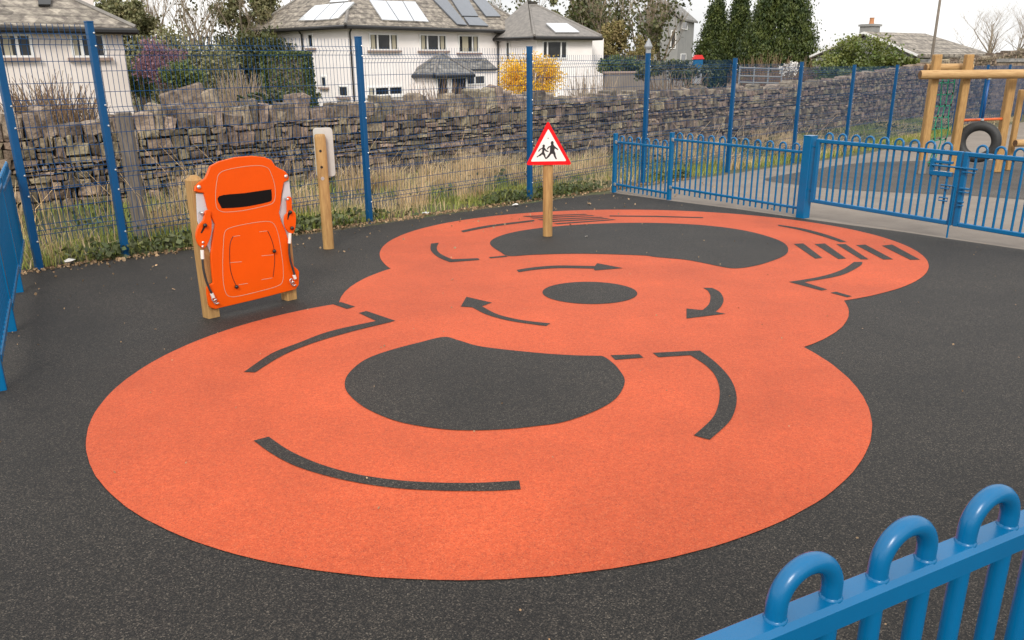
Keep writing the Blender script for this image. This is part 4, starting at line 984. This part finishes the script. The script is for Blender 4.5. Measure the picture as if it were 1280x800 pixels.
MB().lathe([(.17, 0), (.14, .1), (.13, .35), (.16, .4)], (V(cb.x, cb.y, cb.z+.78)+ur_*.12, V(1, 0, 0), V(0, 1, 0), V(0, 0, 1)), 12).build('chimney_pot', 'terracotta', cho)

# long stone wall closing the yard far right
fw0, fw1 = at(1178, 79, 40), at(1420, 74, 43); uw = flat(fw1-fw0); nw = V(-uw.y, uw.x, 0)
fw = thing('garden_wall', 'far stone garden wall with a dark coping at the right behind the climbing frame', 'wall', V(fw0.x, fw0.y, gz(fw0.x, fw0.y)))
cw = fw0+uw*6; MB().box(V(cw.x, cw.y, (fw0.z+gz(cw.x, cw.y))/2-.3), (14, .4, fw0.z-gz(cw.x, cw.y)+.6), (uw, nw, V(0, 0, 1))).build('masonry', 'coping_stone', fw)
MB().box(V(cw.x, cw.y, fw0.z+.09), (14.1, .55, .18), (uw, nw, V(0, 0, 1)), .03).build('coping', 'dark_slate', fw)

# ================================================================== PLANTS
rng = np.random.default_rng(11)
def clumps(cen, rad, n, k, sub, hollow=.55):
    """points in k clumps of size sub spread through an ellipsoid, thinner in the middle"""
    d = rng.normal(size=(k, 3)); d /= np.linalg.norm(d, axis=1)[:, None]; r = rng.uniform(hollow, 1, (k, 1))**.6
    cc_ = np.array(cen)+d*r*np.array(rad); pick = rng.integers(0, k, n); return cc_[pick]+np.clip(rng.normal(size=(n, 3)), -1.5, 1.5)*sub*rng.uniform(.6, 1.2, (n, 1))
def branches(base, h, spread, levels, r0, seed, n0=5, mb=None, tw=None, lean=(0, 0), up=.35):
    """trunk and limbs into mb, fine twigs into tw"""
    rr = random.Random(seed); mb = mb or MB(); tw = tw or MB(); tips = []
    def grow(p, d, L, r, lv):
        pts = [p]; q = p; dd = d.copy(); n = 4 if lv < 2 else 3
        for k in range(n):
            dd = (dd+V(rr.uniform(-.18, .18), rr.uniform(-.18, .18), rr.uniform(-.05, .14))).normalized(); q = q+dd*L/n; pts.append(q)
        rs = [r*(1-.55*k/n) for k in range(n+1)]
        (mb if lv < 3 else tw).tube(pts, rs, 6 if lv < 2 else 3, lv < 1)
        if lv >= levels: tips.append(q); return
        for k in range(n0 if lv == 0 else rr.choice([2, 3, 3, 4])):
            t = rr.uniform(.35, 1) if lv == 0 else rr.uniform(.3, 1); i = min(int(t*n), n-1); s = pts[i].lerp(pts[i+1], t*n-i)
            a = rr.uniform(0, 2*math.pi); o = V(math.cos(a), math.sin(a), 0); nd = (dd*(1-spread*.5)+o*spread+V(0, 0, up)).normalized()
            grow(s, nd, L*rr.uniform(.5, .75), rs[i]*.55, lv+1)
    grow(Vector(base), V(lean[0], lean[1], 1).normalized(), h*.5, r0, 0)
    return mb, tw, tips
def bare_tree(label, px, top_y, Y, base_off=0, seed=1, spread=.6, levels=5, n0=6, r0=None, ivy=0, group=None, stems=1, name='bare_tree', leafm='ivy', catk='tree'):
    p = at(px, top_y, Y); z = gz(p.x, p.y); h = p.z-z
    root = thing(name, label, catk, V(p.x, p.y, z), group); mb, tw = MB(), MB(); tips = []
    for k in range(stems):
        a = 2*math.pi*k/max(1, stems); off = V(math.cos(a), math.sin(a), 0)*(.0 if stems == 1 else .25)
        _, _, t = branches(V(p.x, p.y, z-.2)+off, h*1.02, spread, levels, r0 or h*.022, seed+k*31, n0, mb, tw, (off.x*.8, off.y*.8)); tips += t
    soft(mb.build('trunk', 'bark', root), 60); tw.build('crown', 'bare_twig', root)
    if ivy:
        vv = mb.v; pts = np.array([vv[rnd.randrange(len(vv))] for _ in range(ivy)]); quads('ivy', leafm, pts+rng.normal(size=pts.shape)*h*.045, h*.016+.05, root, rng=rng)
    return root
def leafy_tree(label, px, top_y, Y, wpx, m, n=7000, seed=1, group=None, base=.25, size=.16, k=75, cl=.13, name='evergreen_tree', flat_=.0, cat='tree', base_y=None):
    p = at(px, top_y, Y); z = gz(p.x, p.y) if base_y is None else at(px, base_y, Y).z; h = p.z-z; rx = wpx/2*Y/FOC
    root = thing(name, label, cat, V(p.x, p.y, z), group); mb, tw, tips = branches(V(p.x, p.y, z-.2), h, .5, 3, h*.025, seed)
    for o in tw.v: pass
    mb.build('trunk', 'bark', root)
    c = V(p.x, p.y, z+h*(base+1)/2); n = int(n*2.2); size *= .62
    P_ = clumps(c, (rx*.88, rx*.8, h*(1-base)/2*.92), n, k, rx*cl, .3); quads('crown', m, P_, size, root, rng=rng); return root
def conifer(label, px, top_y, Y, wpx, n=34000, group=None, seed=1, blunt=.95, name='conifer', size=.085, base_y=None, m='conifer'):
    p = at(px, top_y, Y); z = gz(p.x, p.y); h = p.z-z; R0 = wpx/2*Y/FOC
    root = thing(name, label, 'tree', V(p.x, p.y, z), group); MB().tube([V(p.x, p.y, z-.2), V(p.x, p.y, p.z-h*.1)], [h*.03, h*.008], 8).build('trunk', 'bark', root)
    k = 170; t = rng.uniform(.02, .97, k); a = rng.uniform(0, 2*math.pi, k); r = R0*np.minimum(1, ((1-t)/(1-.25))**blunt)*np.where(t < .12, .75+2*t, 1)*rng.uniform(.72, 1.0, k)
    cc_ = np.stack([p.x+r*np.cos(a), p.y+r*np.sin(a), z+t*h], 1); pk = rng.integers(0, k, n); s = R0*.11
    P_ = cc_[pk]+rng.normal(size=(n, 3))*np.array([s, s, s*1.7]); n2 = n//3; tt = rng.uniform(0, .95, n2); aa = rng.uniform(0, 2*math.pi, n2); rr = R0*.8*np.minimum(1, ((1-tt)/.75)**blunt)*rng.uniform(.5, 1, n2)
    P_ = np.concatenate([P_, np.stack([p.x+rr*np.cos(aa), p.y+rr*np.sin(aa), z+tt*h], 1)]); quads('crown', m, P_, size, root, rng=rng, aspect=2.4, up=(0, 0, .7)); return root
def bush(label, px, top_y, base_y, Y, wpx, m, n=3000, size=.1, name='shrub', group=None, stems='bark', nst=14, cat='shrub', asp=1.0):
    p = at(px, top_y, Y); z = at(px, base_y, Y).z; h = p.z-z; rx = wpx/2*Y/FOC; zg_ = gz(p.x, p.y)
    root = thing(name, label, cat, V(p.x, p.y, zg_), group); b = MB()
    for k in range(nst):
        a = rnd.uniform(0, 6.28); r = rx*rnd.uniform(.2, .85); b.tube([V(p.x, p.y, zg_-.05)+V(math.cos(a), math.sin(a), 0)*r*.25, V(p.x+math.cos(a)*r*.7, p.y+math.sin(a)*r*.7, z+h*.5), V(p.x+math.cos(a)*r, p.y+math.sin(a)*r, z+h*rnd.uniform(.75, 1.0))], [.03, .02, .008], 5, False)
    b.build('stems', stems, root)
    if n: quads('foliage', m, clumps((p.x, p.y, z+h*.5), (rx*.85, rx*.75, h*.45), n, 40, min(rx, h)*.16, .35), size, root, rng=rng, aspect=asp)
    return root
def twiggy(label, px, top_y, base_y, Y, wpx, m, n=260, name='bare_shrub', group=None, lean=.35):
    p = at(px, top_y, Y); z = gz(p.x, p.y); h = p.z-z; rx = wpx/2*Y/FOC; root = thing(name, label, 'shrub', V(p.x, p.y, z), group); b = MB(); rr = random.Random(int(px*7))
    for k in range(n):
        a = rr.uniform(0, 6.28); r = rx*math.sqrt(rr.random()); x, y = p.x+math.cos(a)*r*.7, p.y+math.sin(a)*r*.7; t = h*rr.uniform(.55, 1)*(1-.25*(r/rx)**2)
        q1 = V(x, y, z); q2 = q1+V(math.cos(a)*r*.25+rr.uniform(-.1, .1), math.sin(a)*r*.25+rr.uniform(-.1, .1), t*.65); q3 = q2+V(rr.uniform(-.3, .3)*lean*t+math.cos(a)*.1, rr.uniform(-.3, .3)*lean*t, t*.35)
        b.tube([q1, q2, q3], [.016, .011, .005], 3, False)
        for s in range(2):
            q = q1.lerp(q2, rr.uniform(.4, 1)); b.tube([q, q+V(rr.uniform(-.2, .2), rr.uniform(-.2, .2), rr.uniform(.1, .35))*h*.4], [.008, .004], 3, False)
    b.build('twigs', m, root); return root

# trees behind the houses, left to right
leafy_tree('dull green bushy tree behind the roof of the pale house', 150, -16, 44, 76, 'evergreen', 6000, 3, size=.24)
bare_tree('bare multi stemmed tree behind the garden left of the large white house', 192, -70, 46, seed=5, stems=3, levels=5, spread=.5)
leafy_tree('ivy covered tree with leafy masses left of the large white house', 303, -70, 50, 92, 'evergreen', 8000, 8, size=.24, base=.1)
bare_tree('bare twiggy tree among the ivy left of the large white house', 268, -60, 49, seed=9, stems=2, ivy=600, levels=5)
bare_tree('thin bare tree close to the left gutter of the large white house', 350, -50, 62, seed=15, stems=2, levels=5, spread=.5)
leafy_tree('low dark green tree mass behind the purple shrub', 222, 38, 42, 150, 'evergreen', 7000, 12, size=.2, base=.0)
leafy_tree('dark leafy tree mass behind the clipped hedge', 320, 38, 47, 110, 'ivy', 7000, 13, size=.2, base=.0)
for k, (px, ty, Y, sd) in enumerate(((655, -40, 74, 21), (700, -60, 70, 22), (742, -70, 66, 23), (786, -60, 60, 24), (826, -55, 62, 25))):
    bare_tree(['bare tree above the annex roof, nearest the large house', 'tall bare tree above the skylight of the annex', 'ivy clad tree just right of the annex roof', 'bare stems crossing the front of the grey house', 'slender bare tree at the right corner of the grey house'][k], px, ty, Y, seed=sd, stems=2 if k > 1 else 1, ivy=[900, 1600, 3500, 2200, 500][k], levels=5, spread=.45, group='trees around the grey house')
leafy_tree('olive brown leafy tree between the annex and the grey house', 763, 22, 60, 70, 'olive_leaf', 8000, 31, size=.2, base=.0)
leafy_tree('tall dark evergreen tree behind the annex roof', 722, -10, 78, 60, 'evergreen', 7000, 32, size=.28, base=.0)
leafy_tree('dark evergreen tree behind the skylight', 693, -8, 82, 40, 'evergreen', 5000, 33, size=.28, base=.0)
leafy_tree('pale leafed thin tree in front of the grey house', 800, 40, 58, 50, 'olive_leaf', 3500, 34, size=.16, base=.0)
conifer('small dark conifer at the left of the conifer row', 897, 4, 66, 60, group='conifers in a row'); conifer('tall dark conifer second from the left in the row', 927, -6, 66, 54, group='conifers in a row'); conifer('little pointed conifer between the two big ones', 948, 20, 72, 18, 9000, group='conifers in a row')
conifer('biggest conifer with a broad blunt crown beside the white sky', 982, -46, 60, 88, 60000, group='conifers in a row', blunt=.6)
leafy_tree('round glossy green shrub in front of the bungalow gable', 1080, 46, 46, 128, 'laurel', 14000, 41, size=.2, base=-.25, k=170, name='round_shrub', cat='shrub')
bush('low green hedge bush right of the round shrub', 1128, 70, 84, 44, 50, 'laurel', 1800, .14)
bare_tree('big bare tree standing against the sky at the right edge', 1263, -12, 62, seed=54, stems=2, levels=6, spread=.75, n0=9, r0=.16)
bare_tree('distant low bare tree right of the bungalow roof', 1205, 48, 70, seed=52, stems=3, levels=5, spread=.7)
bare_tree('small bare tree between the big conifer and the bungalow', 1027, 45, 72, seed=53, stems=2, levels=4, spread=.6)
twiggy('russet brown bare bush at the foot of the conifers', 960, 62, 85, 48, 90, 'red_twig', 420); twiggy('russet bush left of the round green shrub', 1012, 66, 85, 47, 44, 'red_twig', 240)
bush('pale flowering bush on the wall below the big conifer', 987, 77, 95, 38, 26, 'paper', 500, .07)
# garden plants just behind the wall
hg = at(358, 66, 36); hgz = gz(hg.x, hg.y); ht = thing('hedge', 'clipped dark green hedge block left of the white house', 'hedge', V(hg.x, hg.y, hgz))
MB().box(V(hg.x, hg.y, (hg.z+hgz)/2), (1.5, 1.1, hg.z-hgz-.25), None, .1).build('stems', 'bark', ht)
Q_ = rng.uniform(-1, 1, (14000, 3)); ax_ = rng.integers(0, 3, 14000); Q_[np.arange(14000), ax_] = np.sign(Q_[np.arange(14000), ax_])*rng.uniform(.9, 1.03, 14000); Q_[:, 0] *= 1+.12*(1-Q_[:, 2])/2
quads('foliage', 'hedge_leaf', Q_*np.array([.92, .75, (hg.z-hgz)/2])+np.array([hg.x, hg.y, (hg.z+hgz)/2]), .085, ht, rng=rng)
bush('purple pink flowering shrub near the pale house', 197, 48, 110, 30, 66, 'pink_flower', 3600, .07)
bush('round dark green bush in front of the purple shrub', 226, 80, 108, 28, 56, 'hedge_leaf', 3500, .08)
bush('dark green bush in the shade beside the pale house', 172, 84, 125, 32, 40, 'hedge_leaf', 2500, .08)
twiggy('bare brown shrub behind the wall left of the hedge block', 292, 74, 120, 26, 70, 'bare_twig', 260)
twiggy('brown and reddish bare shrub over the wall in front of the pale house', 52, 86, 125, 18, 120, 'red_twig', 650, name='bare_shrub', lean=.6)
fo = bush('bright yellow forsythia bush blooming behind the wall', 664, 70, 124, 34, 88, 'yellow_flower', 9500, .06, name='forsythia', nst=50, stems='bare_twig')
twiggy('brown bare shrub right of the yellow forsythia', 740, 78, 118, 30, 66, 'bare_twig', 220); twiggy('reddish bare shrub in front of the porch bay', 548, 92, 122, 30, 80, 'red_twig', 260)
twiggy('dark bramble heap on the wall beside the fourth fence post', 850, 86, 108, 24, 100, 'red_twig', 420, lean=.9)
bush('low ivy bush behind the wall in front of the grey house', 840, 78, 100, 34, 110, 'ivy', 3200, .1)
bush('dark green hedge right of the annex', 775, 70, 92, 42, 64, 'hedge_leaf', 3400, .11, name='hedge', cat='hedge')
bush('ivy trailing over the wall below the hedge block', 350, 114, 128, 13.5, 120, 'ivy', 2200, .05)
# low rendered wall right of the annex
lwp = at(790, 92, 38); lwa = V(.97, .2, 0).normalized(); b = MB(); b.box(V(lwp.x, lwp.y, lwp.z-.8), (2.6, .3, 1.6), (lwa, V(-lwa.y, lwa.x, 0), V(0, 0, 1)))
lwt = thing('rendered_wall', 'short beige rendered garden wall beyond the third fence bay', 'wall', V(lwp.x, lwp.y, gz(lwp.x, lwp.y))); b.build('wall', 'concrete', lwt); MB().box(V(lwp.x, lwp.y, lwp.z+.05), (2.7, .4, .1), (lwa, V(-lwa.y, lwa.x, 0), V(0, 0, 1)), .02).build('coping', 'sill_stone', lwt)
# dark pile of stone and cut slabs behind the wall, left
sp_ = at(225, 108, 22); b = MB()
for (dx, dz, hx) in ((.15, -.12, 1.1), (.75, -.2, .5)):
    b.box(V(sp_.x+dx, sp_.y+dx*.2, sp_.z-.6+dz), (hx, .5, 1.4), (V(.9, .2, .25+dx*.1).normalized(), V(-.2, .95, 0).normalized(), V(-.25, 0, .97).normalized()), .05)
tag(b.build('rock_slab', 'coping_stone', None, org=(sp_.x, sp_.y, gz(sp_.x, sp_.y))), 'pale grey rock slabs leaning behind the wall below the purple shrub', 'rocks')
# lamp pier, bin, barrier, pole
lp_ = at(811, 48, 30); lz = gz(lp_.x, lp_.y); lt = thing('gate_pier', 'slim grey pier with a pointed cap behind the fourth fence post', 'pillar', V(lp_.x, lp_.y, lz))
MB().box(V(lp_.x, lp_.y, (lz+lp_.z-.35)/2), (.17, .17, lp_.z-.35-lz), None, .01).build('shaft', 'steel_grey', lt); MB().lathe([(.13, 0), (.15, .08), (.09, .2), (.02, .35)], (V(lp_.x, lp_.y, lp_.z-.35), V(1, 0, 0), V(0, 1, 0), V(0, 0, 1)), 8).build('cap', 'steel_grey', lt)
bp_ = at(872.5, 74, 46); bt = thing('toy_house', 'small blue box with a red top far behind the wall near the conifers', 'play house', V(bp_.x, bp_.y, bp_.z-.6))
MB().box(V(bp_.x, bp_.y, bp_.z-.25), (.5, .4, .5), None, .03).build('body', 'blue_paint', bt); MB().prism([(-.3, 0), (.3, 0), (.16, .22), (-.16, .22)], -.25, .25, (bp_, V(1, 0, 0), V(0, 0, 1), V(0, -1, 0))).build('lid', 'red_paint', bt)
MB().box(V(bp_.x, bp_.y, bp_.z-.9), (.45, .35, .8), None, .02).build('stand', 'steel_grey', bt)
ba_ = at(925, 84, 36); bb_ = at(978, 86, 37.5); br_ = thing('barrier_rail', 'grey metal guard rail with posts below the conifers', 'barrier', V(ba_.x, ba_.y, gz(ba_.x, ba_.y)))
for dz in (-.02, -.35, -.62): MB().tube([ba_+V(0, 0, dz), bb_+V(0, 0, dz)], .035, 8).build('rail', 'steel_grey', br_)
for k in range(4):
    q = ba_.lerp(bb_, k/3); MB().tube([V(q.x, q.y, gz(q.x, q.y)), q+V(0, 0, .05)], .035, 8).build('post', 'steel_grey', br_)
pt_ = at(1179.5, -30, 40); tag(MB().tube([V(pt_.x, pt_.y, gz(pt_.x, pt_.y)), pt_], [.075, .055], 10).build('utility_pole', 'old_timber', None, True, org=(pt_.x, pt_.y, gz(pt_.x, pt_.y))), 'thin wooden pole rising into the sky above the climbing frame', 'pole')

# ================================================================== GRASS, WEEDS, LITTER
def strip(n, s0, s1, o0, o1, bias=1.0):
    s = rng.uniform(s0, s1, n); t = rng.random(n)**bias; o = o0+(o1-o0)*t; out = []
    for a, c in zip(s, o):
        p = fence_pt(a, c); out.append((p.x, p.y, p.z+verge_h(max(0, (c+.06)/(WOFF+.5))**1.3)-.02))
    return np.array(out)
def patch(P, f, seed): # keep points where a slow wave field is high
    ph = np.sin(P[:, 0]*1.7+seed)+np.sin(P[:, 1]*2.3+seed*2)+np.sin((P[:, 0]+P[:, 1])*.9+seed*3); return P[(ph+rng.normal(size=len(P))*.5) > f]
near = lambda P: .6+.4*np.clip((20-P[:, 1])/12, 0, 1)
Pg = patch(strip(42000, -1.4, 10, -.02, WOFF), -1.1, 1); tag(blades('green_grass', 'grass', Pg, .19, .011, .5, rng), kind='stuff')
Pd = patch(strip(24000, -1.4, 12, .05, WOFF), .75, 4); Pd = Pd[(Pd[:, 1] > 11) | (rng.random(len(Pd)) < .4)]; tag(blades('dry_grass', 'dry_grass', Pd, .30, .010, .55, rng), kind='stuff')
c0 = []
for k in range(85):
    s = rng.uniform(-.5, 6.5); o_ = rng.uniform(.25, WOFF-.2)
    if 1.2 < s < 2.9 or rng.random() < (.15 if s < 1.2 else .4): c0.append((s, o_))
Pt = np.concatenate([strip(190, s-.09, s+.09, o_-.15, o_+.15) for s, o_ in c0]); tag(blades('dry_tussocks', 'dry_grass', Pt, .52, .010, .5, rng), kind='stuff')
Pw = patch(strip(9000, -1.3, 3.5, -.10, .34, 1.0), -.2, 7); Pw[:, 2] += rng.uniform(0, .17, len(Pw))*1.0; tag(quads('fence_weeds', 'weed', Pw, .055, rng=rng), kind='stuff')
Pw2 = patch(strip(7000, -1.3, 10, .3, WOFF+.1, .6), .4, 9); Pw2[:, 2] += rng.uniform(0, .30, len(Pw2)); tag(quads('wall_foot_weeds', 'weed', Pw2, .06, rng=rng), kind='stuff')
Pl = strip(2600, -1.3, 3.45, -.30, .02, .35); Pl[:, 2] = [(-T*y+.012) for y in Pl[:, 1]]; tag(quads('fallen_leaves', 'leaf_litter', Pl, .032, rng=rng, flat=0), kind='stuff')
Pf = []
for k in range(260):
    sd_ = rng.uniform(-1.2, 3.4); of_ = -.1-abs(rng.normal(0, 1.1)); q = fence_pt(sd_, of_); q.z = -T*q.y+.012; Pf.append(q[:])
tag(quads('blown_leaves', 'leaf_litter', np.array(Pf), .026, rng=rng, flat=.2), kind='stuff')
b = MB()
for k in range(210):                                          # dead stems behind the mesh
    s = rnd.uniform(-.5, 1.0) if k < 60 else rnd.uniform(-.5, 6); p = fence_pt(s, rnd.uniform(.1, 2.1)); h = rnd.uniform(.5, 1.25); d = V(rnd.uniform(-.4, .4), rnd.uniform(-.3, .3), 0); b.tube([p, p+V(0, 0, h*.6)+d*.3*h, p+V(0, 0, h*.9)+d*h], [.005, .004, .002], 3, False)
tag(b.build('dead_stems', 'dry_grass'), kind='stuff')
Pp = []
for k in range(700):
    x = rng.uniform(-5, 6); y = rng.uniform(1.6, 13)
    if y < 8.30+(x+4.09)*1.047-.5 and k % 5 > 1: Pp.append((x, y, -T*y+.010))
tag(quads('surface_grit', 'leaf_litter', Pp, .011, rng=rng, flat=.6), kind='stuff')
def scrap(name, label, px, py, s, m):
    p = gnd(px, py); b = MB(); n = 7
    vs = [(p.x+s*math.cos(6.28*k/n)*rnd.uniform(.6, 1.2), p.y+s*math.sin(6.28*k/n)*rnd.uniform(.6, 1.2), p.z+.012+rnd.uniform(0, s*.5)) for k in range(n)]+[(p.x, p.y, p.z+s*.8), (p.x, p.y, p.z+.006)]
    b.add(vs, [(k, (k+1) % n, n) for k in range(n)]+[((k+1) % n, k, n+1) for k in range(n)]); tag(b.build(name, m, None, org=p), label, 'litter')
scrap('paper_scrap', 'crumpled white paper scrap at the foot of the left mesh panel', 87, 330, .075, 'paper')
scrap('paper_scrap', 'small white and red wrapper lying by the verge left of the road sign', 645, 258, .06, 'paper')
scrap('wrapper', 'pale blue plastic scrap in the weeds between two blue posts', 532, 268, .05, 'grey_plastic')
scrap('stone_chip', 'tan stone chip on the rubber behind the road sign', 737, 256, .035, 'leaf_litter')
scrap('stone_chip', 'pale stone chip in the dark crescent beside the sign post', 733, 297, .022, 'pebble')

for o in list(bpy.data.objects):
    if '_org' in o: del o['_org']
